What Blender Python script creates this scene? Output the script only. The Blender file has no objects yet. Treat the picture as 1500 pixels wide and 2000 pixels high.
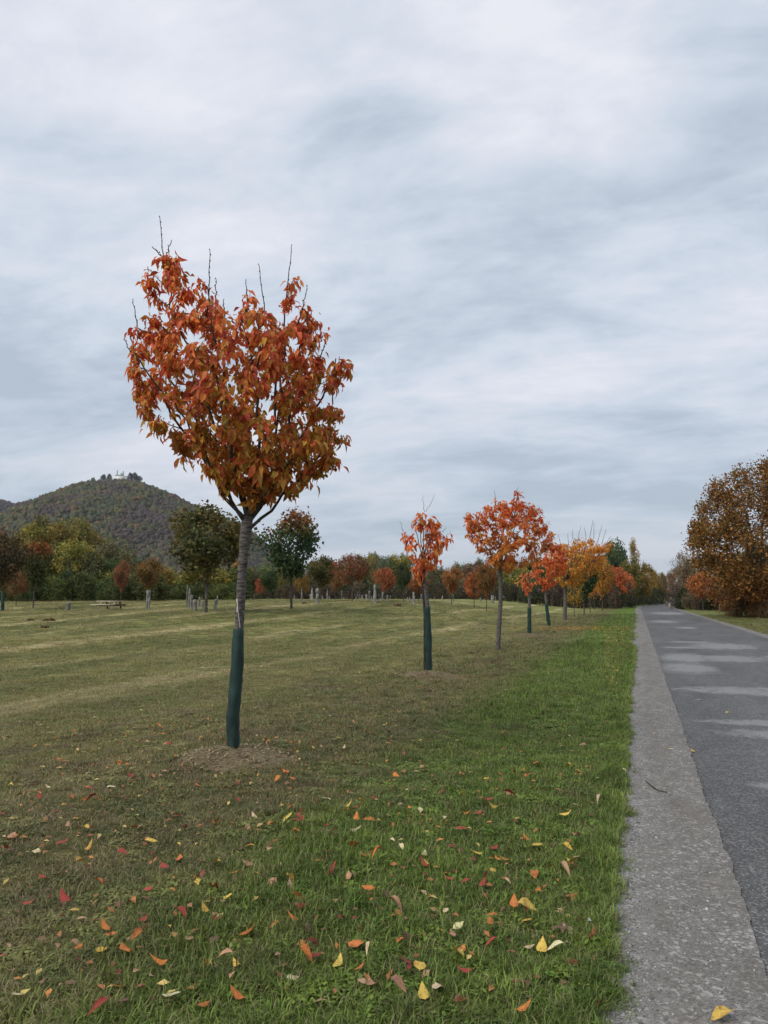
import bpy, math, random
import numpy as np
from mathutils import Vector, noise as mnoise

scene = bpy.context.scene
COL = scene.collection
R = math.radians

# ------------------------------------------------------------------ camera
F_PX, CX, CY = 1490.0, 750.0, 1000.0          # photograph 1500 x 2000
HY, VPX = 1166.0, 1244.0                      # horizon row, vanishing point of the road
CAM_H = 1.5
PITCH = math.atan((HY - CY) / F_PX)
YAW = math.atan((VPX - CX) / F_PX * math.cos(PITCH))
cam_d = bpy.data.cameras.new('camera')
cam = bpy.data.objects.new('camera', cam_d)
COL.objects.link(cam)
cam.location = (0, 0, CAM_H)
cam.rotation_euler = (math.pi / 2 + PITCH, 0, YAW)
cam_d.sensor_fit = 'VERTICAL'
cam_d.sensor_height = 36.0
cam_d.lens = F_PX / 2000 * 36.0
cam_d.clip_start = 0.05
cam_d.clip_end = 20000
scene.camera = cam

# ------------------------------------------------------------------ world
SUN_EL, SUN_AZ = R(42), R(215)                # azimuth of the sun, clockwise from +Y
world = bpy.data.worlds.new('World')
scene.world = world
world.use_nodes = True
def build_world():
    nt = world.node_tree; N = nt.nodes; L = nt.links
    N.clear()
    out = N.new('ShaderNodeOutputWorld'); bg = N.new('ShaderNodeBackground')
    bg.inputs['Strength'].default_value = 0.1
    L.new(bg.outputs[0], out.inputs[0])
    sky = N.new('ShaderNodeTexSky'); sky.sky_type = 'NISHITA'; sky.sun_disc = False
    sky.sun_elevation = SUN_EL; sky.sun_rotation = SUN_AZ
    tc = N.new('ShaderNodeTexCoord')
    sep = N.new('ShaderNodeSeparateXYZ'); L.new(tc.outputs['Generated'], sep.inputs[0])
    def math_(op, a, b=None, c=None, clamp=False):
        m = N.new('ShaderNodeMath'); m.operation = op; m.use_clamp = clamp
        for i, v in enumerate((a, b, c)):
            if v is None: continue
            if isinstance(v, (int, float)): m.inputs[i].default_value = v
            else: L.new(v, m.inputs[i])
        return m.outputs[0]
    z = math_('MAXIMUM', sep.outputs['Z'], 0.0)
    zz = math_('ADD', z, 0.20)
    px = math_('DIVIDE', sep.outputs['X'], zz); py = math_('DIVIDE', sep.outputs['Y'], zz)
    comb = N.new('ShaderNodeCombineXYZ'); L.new(px, comb.inputs[0]); L.new(py, comb.inputs[1])
    def nz(scale, detail, rough, dist, off, sx=1.0, sy=1.0, rot=0.0):
        mp = N.new('ShaderNodeMapping'); mp.inputs['Location'].default_value = off
        mp.inputs['Scale'].default_value = (sx, sy, 1); mp.inputs['Rotation'].default_value = (0, 0, rot)
        L.new(comb.outputs[0], mp.inputs[0])
        n = N.new('ShaderNodeTexNoise'); n.inputs['Scale'].default_value = scale
        n.inputs['Detail'].default_value = detail; n.inputs['Roughness'].default_value = rough
        n.inputs['Distortion'].default_value = dist
        L.new(mp.outputs[0], n.inputs['Vector'])
        return n.outputs['Fac']
    n1 = nz(1.15, 5, 0.55, 0.25, (5.6, 2.9, 0.0), 0.8, 1.15, R(-35))   # broad banks
    n2 = nz(3.4, 8, 0.62, 0.35, (7.2, 4.4, 2.0), 0.75, 1.3, R(-40))   # folds of the cloud base
    n3 = nz(11.0, 7, 0.62, 0.2, (1.2, 9.4, 5.0), 0.75, 1.2, R(-30))   # wisps
    a = math_('MULTIPLY', n1, 0.56); b = math_('MULTIPLY_ADD', n2, 0.33, a); c = math_('MULTIPLY_ADD', n3, 0.11, b)
    mr = N.new('ShaderNodeMapRange'); mr.inputs['From Min'].default_value = 0.395; mr.inputs['From Max'].default_value = 0.60
    L.new(c, mr.inputs['Value'])
    ramp = N.new('ShaderNodeValToRGB'); L.new(mr.outputs[0], ramp.inputs[0])
    cr = ramp.color_ramp
    cr.elements[0].position = 0.0; cr.elements[0].color = (3.2, 3.68, 4.35, 1)
    cr.elements[1].position = 1.0; cr.elements[1].color = (5.75, 5.8, 6.25, 1)
    e = cr.elements.new(0.45); e.color = (4.3, 4.75, 5.4, 1)
    # the air under the cloud deck: bluer and duller towards the horizon all round
    hz = N.new('ShaderNodeMapRange'); hz.interpolation_type = 'SMOOTHSTEP'
    hz.inputs['From Min'].default_value = 0.0; hz.inputs['From Max'].default_value = 0.34
    hz.inputs['To Min'].default_value = 0.5; hz.inputs['To Max'].default_value = 0.0
    L.new(z, hz.inputs['Value'])
    mix = N.new('ShaderNodeMix'); mix.data_type = 'RGBA'
    L.new(hz.outputs[0], mix.inputs[0]); L.new(ramp.outputs[0], mix.inputs[6])
    mix.inputs[7].default_value = (2.75, 3.25, 3.85, 1)
    # a little of the open sky glows through the deck
    mix2 = N.new('ShaderNodeMix'); mix2.data_type = 'RGBA'; mix2.inputs[0].default_value = 0.06
    L.new(mix.outputs[2], mix2.inputs[6]); L.new(sky.outputs[0], mix2.inputs[7])
    L.new(mix2.outputs[2], bg.inputs['Color'])
build_world()

sun_d = bpy.data.lights.new('sun', 'SUN'); sun_d.energy = 1.5; sun_d.angle = R(30); sun_d.color = (1.0, 0.96, 0.9)
sun = bpy.data.objects.new('sun', sun_d); COL.objects.link(sun)
sun_dir = Vector((math.sin(SUN_AZ) * math.cos(SUN_EL), math.cos(SUN_AZ) * math.cos(SUN_EL), math.sin(SUN_EL)))
sun.rotation_euler = sun_dir.to_track_quat('Z', 'Y').to_euler()
sun.location = (0, 0, 60)

vs = scene.view_settings
scene.display_settings.display_device = 'sRGB'
vs.view_transform = 'Standard'; vs.look = 'None'; vs.exposure = 0.60; vs.gamma = 1.0; vs.use_curve_mapping = False
cy = scene.cycles
cy.use_denoising = True
cy.use_adaptive_sampling = True; cy.adaptive_threshold = 0.015
cy.max_bounces = 5; cy.diffuse_bounces = 3; cy.glossy_bounces = 2; cy.transmission_bounces = 3; cy.transparent_max_bounces = 4
cy.volume_bounces = 0

# ------------------------------------------------------------------ geometry helpers
def sm(t):
    t = np.clip(t, 0, 1); return t * t * (3 - 2 * t)
def edge_left(y):        # ragged border of the turf against the gravel strip
    return -0.165 - 0.04 * np.clip((8 - y) / 6, 0, 1) + 0.012 * np.sin(y * 2.3 + 0.4) + 0.012 * np.sin(y * 5.9 + 1.0) + 0.012 * np.sin(y * 13.1 + np.sin(y * 3.7) * 2) + 0.008 * np.sin(y * 29.0 + 1.7) + 0.02 * np.sin(y * 0.31 + 1.0)
ROAD = np.array([(-12, 2.42), (110, 2.42), (135, 2.9), (160, 5.2), (185, 9.4), (202, 11.4), (218, 10.2), (235, 5.0), (255, -6.0)], float)  # y, centre x
def road_cx(y): return np.interp(y, ROAD[:, 0], ROAD[:, 1])
def tz(x, y):
    x = np.asarray(x, float); y = np.asarray(y, float)
    z = 1.22 * sm((-x - 5) / 16) * sm((y - 5) / 50)
    z = z - 0.9 * sm((y - 95) / 60) * sm((-x - 5) / 16)
    z = z + 0.95 * sm((y - 150) / 70)
    off = np.clip(np.minimum(np.abs(x - road_cx(y)) - 2.75, 3.0) / 3.0, 0, 1)
    far = np.clip(1 - np.hypot(x, y) / 90, 0, 1)
    z = z + far * off * (0.022 * np.sin(x * 1.9 + y * .7) * np.sin(y * 1.3 - x * .6) + 0.03 * np.sin(x * .63 + 1.3) * np.sin(y * .51))
    return z + np.where(np.abs(x - road_cx(y)) < 2.4, -0.03, 0.0)
cp, sp, cyw, syw = math.cos(PITCH), math.sin(PITCH), math.cos(YAW), math.sin(YAW)
FWD = np.array([-syw * cp, cyw * cp, sp]); RIGHT = np.array([cyw, syw, 0.0]); UP = np.array([syw * sp, -cyw * sp, cp])
CAM = np.array([0, 0, CAM_H])
def ray(px, py):
    return FWD + RIGHT * (px - CX) / F_PX - UP * (py - CY) / F_PX
def G(px, py, dmax=95.0):                   # where the sight line meets the ground
    r = ray(px, py); ts = np.geomspace(1.5, 400, 1500)
    P = CAM + ts[:, None] * r
    below = P[:, 2] <= tz(P[:, 0], P[:, 1])
    i = int(np.argmax(below)) if below.any() else None
    if i is None or ts[i] > dmax: return Pd(px, dmax)
    return np.array([P[i, 0], P[i, 1], float(tz(P[i, 0], P[i, 1]))])
def Pd(px, d):                              # ground point at depth d in that column of the picture
    r = ray(px, HY); p = CAM + r * d
    return np.array([p[0], p[1], float(tz(p[0], p[1]))])
def depth(p): return float(np.dot(np.asarray(p) - CAM, FWD))
def ztop(p, px, py):                        # height over the ground at p that reaches picture row py
    r = ray(px, py); k = math.hypot(p[0], p[1]) / math.hypot(r[0], r[1])
    return CAM_H + r[2] * k - p[2]

def np_mesh(name, verts, faces, mat=None, col=None, smooth=False, attrs=None):
    me = bpy.data.meshes.new(name)
    verts = np.asarray(verts, np.float32).reshape(-1, 3)
    fl = [np.asarray(f, np.int32) for f in (faces if isinstance(faces, list) else [faces]) if len(f)]
    me.vertices.add(len(verts)); me.vertices.foreach_set('co', verts.ravel())
    if fl:
        loops = np.concatenate([f.ravel() for f in fl])
        tot = np.concatenate([np.full(len(f), f.shape[1], np.int32) for f in fl])
        start = np.concatenate([[0], np.cumsum(tot)[:-1]]).astype(np.int32)
        me.loops.add(len(loops)); me.loops.foreach_set('vertex_index', loops)
        me.polygons.add(len(tot)); me.polygons.foreach_set('loop_start', start); me.polygons.foreach_set('loop_total', tot)
        if smooth: me.polygons.foreach_set('use_smooth', np.ones(len(tot), bool))
    if col is not None:
        a = me.color_attributes.new('Col', 'FLOAT_COLOR', 'POINT')
        c = np.ones((len(verts), 4), np.float32); c[:, :3] = col
        a.data.foreach_set('color', c.ravel())
    for k, (typ, arr) in (attrs or {}).items():
        a = me.attributes.new(k, typ, 'POINT')
        arr = np.asarray(arr)
        a.data.foreach_set('vector' if typ == 'FLOAT_VECTOR' else 'value', (arr.astype(np.float32) if typ != 'INT' else arr.astype(np.int32)).ravel())
    me.update(calc_edges=True); me.validate()
    if mat: me.materials.append(mat)
    return me
def obj(name, me, parent=None, loc=None):
    o = bpy.data.objects.new(name, me); COL.objects.link(o)
    if parent is not None: o.parent = parent
    if loc is not None: o.location = [float(v) for v in loc]
    return o
def tag(o, label=None, cat=None, group=None, kind=None):
    if label: o['label'] = label
    if cat: o['category'] = cat
    if group: o['group'] = group
    if kind: o['kind'] = kind
    return o
def empty(name, loc):
    o = bpy.data.objects.new(name, None); COL.objects.link(o); o.location = [float(v) for v in loc]
    o.empty_display_size = 0.3
    return o
class MB:                                    # collects shapes for one mesh
    def __init__(s): s.v = []; s.f = {}; s.n = 0; s.c = []
    def add(s, v, faces, col=None):
        v = np.asarray(v, float).reshape(-1, 3)
        for f in (faces if isinstance(faces, list) else [faces]):
            f = np.asarray(f, int)
            if len(f): s.f.setdefault(f.shape[1], []).append(f + s.n)
        s.v.append(v); s.n += len(v)
        s.c.append(np.tile(col, (len(v), 1)) if col is not None and np.ndim(col) == 1 else (col if col is not None else np.ones((len(v), 3))))
    def box(s, c, d, rz=0.0, M=None):
        h = np.array(d) / 2
        v = np.array([(x, y, z) for x in (-1, 1) for y in (-1, 1) for z in (-1, 1)]) * h
        if M is not None: v = v @ np.array(M).T
        ca, sa = math.cos(rz), math.sin(rz)
        v = v @ np.array([[ca, sa, 0], [-sa, ca, 0], [0, 0, 1]]) + np.array(c)
        s.add(v, np.array([(0, 1, 3, 2), (4, 6, 7, 5), (0, 4, 5, 1), (2, 3, 7, 6), (0, 2, 6, 4), (1, 5, 7, 3)]))
    def mesh(s, name, mat, smooth=False):
        return np_mesh(name, np.concatenate(s.v), [np.concatenate(f) for f in s.f.values()], mat, np.concatenate(s.c), smooth)
def tube(P, Rr, n=6, cap=True):
    P = np.asarray(P, float); Rr = np.broadcast_to(np.asarray(Rr, float), (len(P),))
    T = np.gradient(P, axis=0); T /= np.linalg.norm(T, axis=1)[:, None] + 1e-9
    ref = np.array([0.13, 0.99, 0.05]) if abs(T[0, 1]) < .8 else np.array([0.99, 0.1, 0.05])
    A = np.cross(T, ref); A /= np.linalg.norm(A, axis=1)[:, None] + 1e-9
    B = np.cross(T, A)
    a = np.linspace(0, 2 * math.pi, n, endpoint=False)
    V = P[:, None] + Rr[:, None, None] * (np.cos(a)[None, :, None] * A[:, None] + np.sin(a)[None, :, None] * B[:, None])
    m = len(P); i = np.arange(m - 1)[:, None] * n; j = np.arange(n)[None]
    Fq = np.stack([i + j, i + (j + 1) % n, i + n + (j + 1) % n, i + n + j], -1).reshape(-1, 4)
    return V.reshape(-1, 3), Fq
def bez(a, b, c, n):
    t = np.linspace(0, 1, n)[:, None]
    return (1 - t) ** 2 * a + 2 * t * (1 - t) * b + t * t * c
def nrm(v):
    return v / (np.linalg.norm(v, axis=-1, keepdims=True) + 1e-9)

# ------------------------------------------------------------------ material helpers
class NT:
    def __init__(s, name):
        s.m = bpy.data.materials.new(name); s.m.use_nodes = True
        s.t = s.m.node_tree; s.t.nodes.clear()
        s.out = s.n('ShaderNodeOutputMaterial')
    def n(s, t, **kw):
        x = s.t.nodes.new(t)
        for k, v in kw.items(): setattr(x, k, v)
        return x
    def l(s, a, b): s.t.links.new(a, b)
    def put(s, sock, v):
        if hasattr(v, 'is_output'): s.l(v, sock)
        else: sock.default_value = (tuple(v) + (1,) if isinstance(v, (tuple, list)) and len(v) == 3 and sock.type == 'RGBA' else v)
    def math(s, op, a, b=None, c=None, clamp=False):
        m = s.n('ShaderNodeMath', operation=op); m.use_clamp = clamp
        for i, v in enumerate((a, b, c)):
            if v is not None: s.put(m.inputs[i], v)
        return m.outputs[0]
    def mix(s, f, a, b, blend='MIX'):
        m = s.n('ShaderNodeMix', data_type='RGBA', blend_type=blend)
        s.put(m.inputs[0], f); s.put(m.inputs[6], a); s.put(m.inputs[7], b)
        return m.outputs[2]
    def pos(s): return s.n('ShaderNodeNewGeometry').outputs['Position']
    def map(s, v, scale=(1, 1, 1), loc=(0, 0, 0), rot=(0, 0, 0)):
        m = s.n('ShaderNodeMapping'); s.l(v, m.inputs[0])
        m.inputs['Scale'].default_value = scale; m.inputs['Location'].default_value = loc; m.inputs['Rotation'].default_value = rot
        return m.outputs[0]
    def noise(s, v, scale, detail=4, rough=.55, dist=0.0):
        n = s.n('ShaderNodeTexNoise'); s.l(v, n.inputs['Vector'])
        n.inputs['Scale'].default_value = scale; n.inputs['Detail'].default_value = detail
        n.inputs['Roughness'].default_value = rough; n.inputs['Distortion'].default_value = dist
        return n.outputs['Fac']
    def rng(s, v, a, b, c=0.0, d=1.0, smooth=True):
        m = s.n('ShaderNodeMapRange'); m.interpolation_type = 'SMOOTHSTEP' if smooth else 'LINEAR'
        s.put(m.inputs['Value'], v)
        for k, x in zip(('From Min', 'From Max', 'To Min', 'To Max'), (a, b, c, d)): m.inputs[k].default_value = x
        return m.outputs[0]
    def bsdf(s, color, rough=.8, spec=.3, bump=None, bs=.3, bd=.01, translucent=0.0):
        p = s.n('ShaderNodeBsdfPrincipled'); s.put(p.inputs['Base Color'], color); s.put(p.inputs['Roughness'], rough)
        p.inputs['Specular IOR Level'].default_value = spec
        if bump is not None:
            b = s.n('ShaderNodeBump'); s.l(bump, b.inputs['Height']); b.inputs['Strength'].default_value = bs; b.inputs['Distance'].default_value = bd
            s.l(b.outputs[0], p.inputs['Normal'])
        if translucent:
            t = s.n('ShaderNodeBsdfTranslucent'); s.put(t.inputs['Color'], color)
            x = s.n('ShaderNodeMixShader'); x.inputs[0].default_value = translucent
            s.l(p.outputs[0], x.inputs[1]); s.l(t.outputs[0], x.inputs[2]); s.l(x.outputs[0], s.out.inputs[0])
        else: s.l(p.outputs[0], s.out.inputs[0])
        return s.m
    def attr(s, name='Col'):
        return s.n('ShaderNodeAttribute', attribute_name=name).outputs['Color']

def simple(name, color, rough=.8, spec=.3, var=.25, scale=8.0, bs=.3, bd=.01):
    t = NT(name); p = t.n('ShaderNodeTexCoord').outputs['Object']; n = t.noise(p, scale, 5)
    k = t.rng(n, .3, .7, 1 - var, 1 + var, False)
    return t.bsdf(t.mix(1.0, tuple(color), t_rgb(t, k), 'MULTIPLY'), rough, spec, n, bs, bd)
def t_rgb(t, v):
    c = t.n('ShaderNodeCombineXYZ')
    for i in range(3): t.l(v, c.inputs[i])
    return c.outputs[0]

def foliage_mat(name, rough=.6, trans=.3, spec=.25):
    t = NT(name)
    c = t.attr('Col'); oc = t.n('ShaderNodeObjectInfo').outputs['Color']
    return t.bsdf(t.mix(1.0, c, oc, 'MULTIPLY'), rough, spec, translucent=trans)
M_LEAF = foliage_mat('leaf_autumn', .5, .42)
M_FAR = foliage_mat('foliage_far', .8, .18, .1)
def litter_mat():
    t = NT('fallen_leaf'); p = t.n('ShaderNodeTexCoord').outputs['Object']; oi = t.n('ShaderNodeObjectInfo')
    sh = t.n('ShaderNodeVectorMath', operation='ADD'); t.l(p, sh.inputs[0]); t.l(t_rgb(t, t.math('MULTIPLY', oi.outputs['Random'], 40.0)), sh.inputs[1])
    n = t.noise(sh.outputs[0], 3.2, 5, .65, .4); n2 = t.noise(sh.outputs[0], 11.0, 3)
    c = t.mix(1.0, t.attr('Col'), oi.outputs['Color'], 'MULTIPLY')
    c = t.mix(t.rng(n, .48, .72, 0, .8), c, (.12, .06, .035)); c = t.mix(t.rng(n2, .62, .7, 0, .6), c, (.07, .04, .025))
    return t.bsdf(c, .65, .25, n, .5, .02, translucent=.1)
M_LITTER = litter_mat()

def bark_mat(name, c1, c2, band=True):
    t = NT(name); p = t.n('ShaderNodeTexCoord').outputs['Object']
    n = t.noise(t.map(p, (14, 14, 60)), 1.0, 6, .6, .4)
    b = t.noise(t.map(p, (4, 4, 22)), 1.0, 3)
    g = t.noise(p, 5.0, 3)
    c = t.mix(t.rng(n, .35, .65), c1, c2)
    c = t.mix(t.rng(g, .5, .75, 0, .5), c, (.16, .15, .13))
    h = t.math('ADD', n, b)
    return t.bsdf(c, .85, .25, h, .55, .012)
M_BARK = bark_mat('bark_cherry', (.045, .038, .034), (.17, .15, .135))
M_TWIG = bark_mat('bark_twig', (.03, .022, .02), (.075, .055, .048))
M_BARKFAR = bark_mat('bark_far', (.04, .035, .03), (.12, .105, .09))

def grass_color(t):
    """real colour of the turf over the place: lush verge, mown field, dry streaks along the mowing lines"""
    p = t.pos()
    s = t.n('ShaderNodeSeparateXYZ'); t.l(p, s.inputs[0]); X, Y = s.outputs[0], s.outputs[1]
    n1 = t.noise(p, .55, 4, .6, .3); n2 = t.noise(p, 2.6, 4, .6); n3 = t.noise(t.map(p, (1, .16, 1)), .8, 4, .6)
    Xw = t.math('ADD', X, t.math('MULTIPLY_ADD', n1, 1.3, -.65))
    lush = t.math('MULTIPLY', t.rng(Xw, -2.9, -1.6), t.rng(X, 3, 5, 1, .25))
    field = t.rng(Xw, -5.4, -3.9, 1, 0)
    c = t.mix(t.rng(n2, .3, .7), (.086, .104, .030), (.19, .178, .062))           # tired turf
    c = t.mix(field, c, t.mix(t.rng(n3, .3, .7), (.130, .150, .042), (.245, .228, .078)))  # mown field
    c = t.mix(lush, c, t.mix(t.rng(n2, .3, .7), (.074, .128, .018), (.145, .205, .034)))
    # dry swathes parallel to the road
    band = t.math('SINE', t.math('MULTIPLY_ADD', Xw, 2 * math.pi / 3.9, 2.0))
    b = t.math('MULTIPLY', t.rng(band, .35, .95), t.rng(n3, .42, .62))
    b = t.math('MULTIPLY', b, field)
    c = t.mix(t.math('MULTIPLY', t.math('MULTIPLY', b, 1.0), t.rng(t.noise(t.map(p, (1, .5, 1)), 7.0, 6, .75), .35, .6, .25, 1.0)), c, (.44, .37, .19))
    # thatch and bare brown patches near the young trees
    br = t.math('MULTIPLY', t.rng(t.noise(p, 1.1, 5, .65, .5), .5, .66), t.math('SUBTRACT', 1.0, t.math('MULTIPLY', lush, .55)))
    br = t.math('MULTIPLY', br, t.rng(Xw, -9, -5.5, .25, 1))
    c = t.mix(t.math('MULTIPLY', br, .62), c, (.105, .07, .042))
    return c, lush, field, br
def make_ground_mat():
    t = NT('turf_ground'); p = t.pos()
    c, lush, field, br = grass_color(t)
    s = t.n('ShaderNodeSeparateXYZ'); t.l(p, s.inputs[0])
    d = t.n('ShaderNodeVectorMath', operation='LENGTH'); t.l(p, d.inputs[0])
    fine = t.math('MULTIPLY_ADD', t.noise(t.map(p, (1, .55, 1)), 14.0, 6, .7), .5, t.math('MULTIPLY', t.noise(t.map(p, (1, .45, 1)), 2.6, 7, .8), .5))
    mid = t.noise(p, 3.2, 5, .65)
    soil = t.mix(t.rng(mid, .3, .7), (.030, .024, .016), (.055, .045, .024))
    near = t.rng(d.outputs['Value'], 5, 26, .6, .0)
    c = t.mix(near, c, soil)
    c = t.mix(1.0, c, t_rgb(t, t.rng(fine, .34, .66, .45, 1.55, False)), 'MULTIPLY')
    return t.bsdf(c, .95, .1, t.math('ADD', fine, mid), .6, .03)
M_GROUND = make_ground_mat()
def make_blade_mat():
    t = NT('grass_blade')
    c, lush, field, br = grass_color(t)
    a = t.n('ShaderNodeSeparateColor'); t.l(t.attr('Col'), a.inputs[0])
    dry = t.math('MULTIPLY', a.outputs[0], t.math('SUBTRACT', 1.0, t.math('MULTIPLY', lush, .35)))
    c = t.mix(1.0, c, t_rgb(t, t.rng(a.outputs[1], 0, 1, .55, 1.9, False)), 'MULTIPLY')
    c = t.mix(dry, c, (.34, .27, .15))
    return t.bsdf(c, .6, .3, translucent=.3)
M_BLADE = make_blade_mat()

def make_asphalt():
    t = NT('asphalt'); p = t.pos()
    s = t.n('ShaderNodeSeparateXYZ'); t.l(p, s.inputs[0]); X, Y = s.outputs[0], s.outputs[1]
    v = t.n('ShaderNodeTexVoronoi', feature='F1'); t.l(p, v.inputs['Vector']); v.inputs['Scale'].default_value = 95
    rnd = t.n('ShaderNodeSeparateColor'); t.l(v.outputs['Color'], rnd.inputs[0])
    big = t.noise(t.map(p, (1.2, .35, 1)), .8, 5, .6); mid = t.noise(p, 5.0, 5, .65)
    c = t.mix(t.rng(rnd.outputs[0], .55, 1.0), (.070, .068, .067), (.19, .185, .18))
    c = t.mix(1.0, c, t_rgb(t, t.rng(big, .3, .7, .8, 1.35, False)), 'MULTIPLY')
    c = t.mix(1.0, c, t_rgb(t, t.rng(mid, .3, .7, .85, 1.15, False)), 'MULTIPLY')
    # pale worn patches where the binder has washed out
    wob = t.math('MULTIPLY_ADD', t.noise(t.map(p, (1.0, .8, 1)), 2.4, 6, .75, 1.2), 5.0, -2.5)
    spots = [(1.55, 6.9, .65, .16), (2.3, 6.7, .5, .14), (1.9, 9.4, 1.0, .30), (1.45, 10.2, .7, .22), (2.6, 9.1, .6, .25), (1.35, 13.6, .75, .5), (2.0, 13.2, .4, .3),
             (1.0, 17.5, .5, 1.2), (1.1, 20.5, .55, 1.4), (2.1, 20.5, .8, 1.0), (2.4, 25.5, .9, 1.6), (1.2, 24.5, .5, .5), (1.6, 27.5, .8, .5), (3.5, 21.0, .6, .8), (2.2, 40, .5, 1.2),
             (1.5, 50, .7, 3), (2.6, 75, 1.4, 6), (3.2, 14.5, .5, .7), (1.0, 4.6, .18, .08)]
    acc = None
    for (x, y, rx, ry) in spots:
        dx = t.math('MULTIPLY_ADD', X, 1 / rx, -x / rx); dy = t.math('MULTIPLY_ADD', Y, 1 / ry, -y / ry)
        q = t.math('ADD', t.math('MULTIPLY', dx, dx), t.math('MULTIPLY', dy, dy))
        acc = q if acc is None else t.math('MINIMUM', acc, q)
    m = t.rng(t.math('ADD', acc, wob), .2, 1.7, 1, 0)
    m = t.math('MULTIPLY', m, t.rng(rnd.outputs[1], .0, .8, .45, 1.0))
    c = t.mix(t.math('MULTIPLY', m, .75), c, (.29, .285, .275))
    h = t.math('ADD', v.outputs['Distance'], t.math('MULTIPLY', mid, .4))
    return t.bsdf(c, .82, .3, h, .45, .006)
M_ASPHALT = make_asphalt()
def make_gravel():
    t = NT('compacted_gravel'); p = t.pos()
    v = t.n('ShaderNodeTexVoronoi', feature='F1'); t.l(p, v.inputs['Vector']); v.inputs['Scale'].default_value = 150
    rnd = t.n('ShaderNodeSeparateColor'); t.l(v.outputs['Color'], rnd.inputs[0])
    v2 = t.n('ShaderNodeTexVoronoi', feature='F1'); t.l(p, v2.inputs['Vector']); v2.inputs['Scale'].default_value = 60
    r2 = t.n('ShaderNodeSeparateColor'); t.l(v2.outputs['Color'], r2.inputs[0])
    big = t.noise(t.map(p, (1.6, .6, 1)), 1.6, 5, .6); mid = t.noise(p, 7.0, 5, .65)
    c = t.mix(rnd.outputs[0], (.105, .098, .088), (.25, .236, .214))
    c = t.mix(t.rng(r2.outputs[0], .8, .95), c, (.34, .325, .30))
    c = t.mix(t.rng(big, .4, .65, 0, .5), c, (.145, .125, .105))
    sx = t.n('ShaderNodeSeparateXYZ'); t.l(p, sx.inputs[0])
    c = t.mix(t.math('MULTIPLY', t.rng(sx.outputs[0], -.12, .14, .35, 0), t.rng(rnd.outputs[1], .3, 1.0)), c, (.42, .42, .41))
    c = t.mix(1.0, c, t_rgb(t, t.rng(mid, .3, .7, .8, 1.2, False)), 'MULTIPLY')
    return t.bsdf(c, .9, .2, t.math('ADD', v.outputs['Distance'], mid), .5, .006)
M_GRAVEL = make_gravel()

rng = np.random.default_rng(7)

# ------------------------------------------------------------------ ground sheet
def build_ground():
    rr = np.concatenate([np.linspace(.0, 2, 9)[1:], np.linspace(2.1, 14, 110), np.geomspace(14.3, 120, 90), np.geomspace(125, 9000, 40)])
    na = 300
    a = np.linspace(0, 2 * math.pi, na, endpoint=False)
    X = rr[:, None] * np.cos(a); Y = rr[:, None] * np.sin(a)
    V = np.stack([X, Y, tz(X, Y)], -1).reshape(-1, 3)
    i = np.arange(len(rr) - 1)[:, None] * na; j = np.arange(na)[None]
    Fq = np.stack([i + j, i + na + j, i + na + (j + 1) % na, i + (j + 1) % na], -1).reshape(-1, 4)
    V = np.concatenate([V, [[0, 0, float(tz(0., 0.))]]]); c = len(V) - 1
    Ft = np.stack([np.full(na, c), np.arange(na), (np.arange(na) + 1) % na], -1)
    o = obj('ground', np_mesh('ground', V, [Fq, Ft], M_GROUND, smooth=True)); tag(o, kind='structure')
build_ground()

def ribbon(name, y, xl, xr, z, mat, nx=2, crown=0.0):
    t = np.linspace(0, 1, nx)
    X = xl[:, None] * (1 - t) + xr[:, None] * t
    Yg = np.repeat(y[:, None], nx, 1)
    Z = z[:, None] + crown * (1 - (2 * t - 1) ** 2)
    V = np.stack([X, Yg, Z], -1).reshape(-1, 3)
    i = np.arange(len(y) - 1)[:, None] * nx; j = np.arange(nx - 1)[None]
    Fq = np.stack([i + j, i + j + 1, i + nx + j + 1, i + nx + j], -1).reshape(-1, 4)
    o = obj(name, np_mesh(name, V, Fq, mat, smooth=True)); tag(o, kind='structure')
    return o
yy = np.concatenate([np.arange(-12, 30, .04), np.arange(30, 120, .5), np.arange(120, 256, 2.0)])
cxr = road_cx(yy)
zr = .95 * sm((yy - 150) / 70)
def ragged(seed): return np.array([.016 * mnoise.noise(Vector((y * .8, seed, 0))) + .014 * mnoise.noise(Vector((y * 4.1, seed, 3))) + .012 * mnoise.noise(Vector((y * 14.0, seed, 7))) for y in yy])
jag = ragged(1.5); jag2 = ragged(8.5)
ribbon('road', yy, cxr - 2.02, cxr + 2.02, zr + .006, M_ASPHALT, 9, .012)
ribbon('gravel_strip', yy, edge_left(yy) - .05 + .012 * np.sin(yy * 37 + 3 * np.sin(yy * 7)) + .010 * np.sin(yy * 61) + (cxr - 2.42), cxr - 1.975 + jag, zr + .016, M_GRAVEL, 6)
ribbon('gravel_strip_far_side', yy, cxr + 1.975 + jag2, cxr + 2.45 + jag2 * 4, zr + .016, M_GRAVEL, 4)

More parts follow.
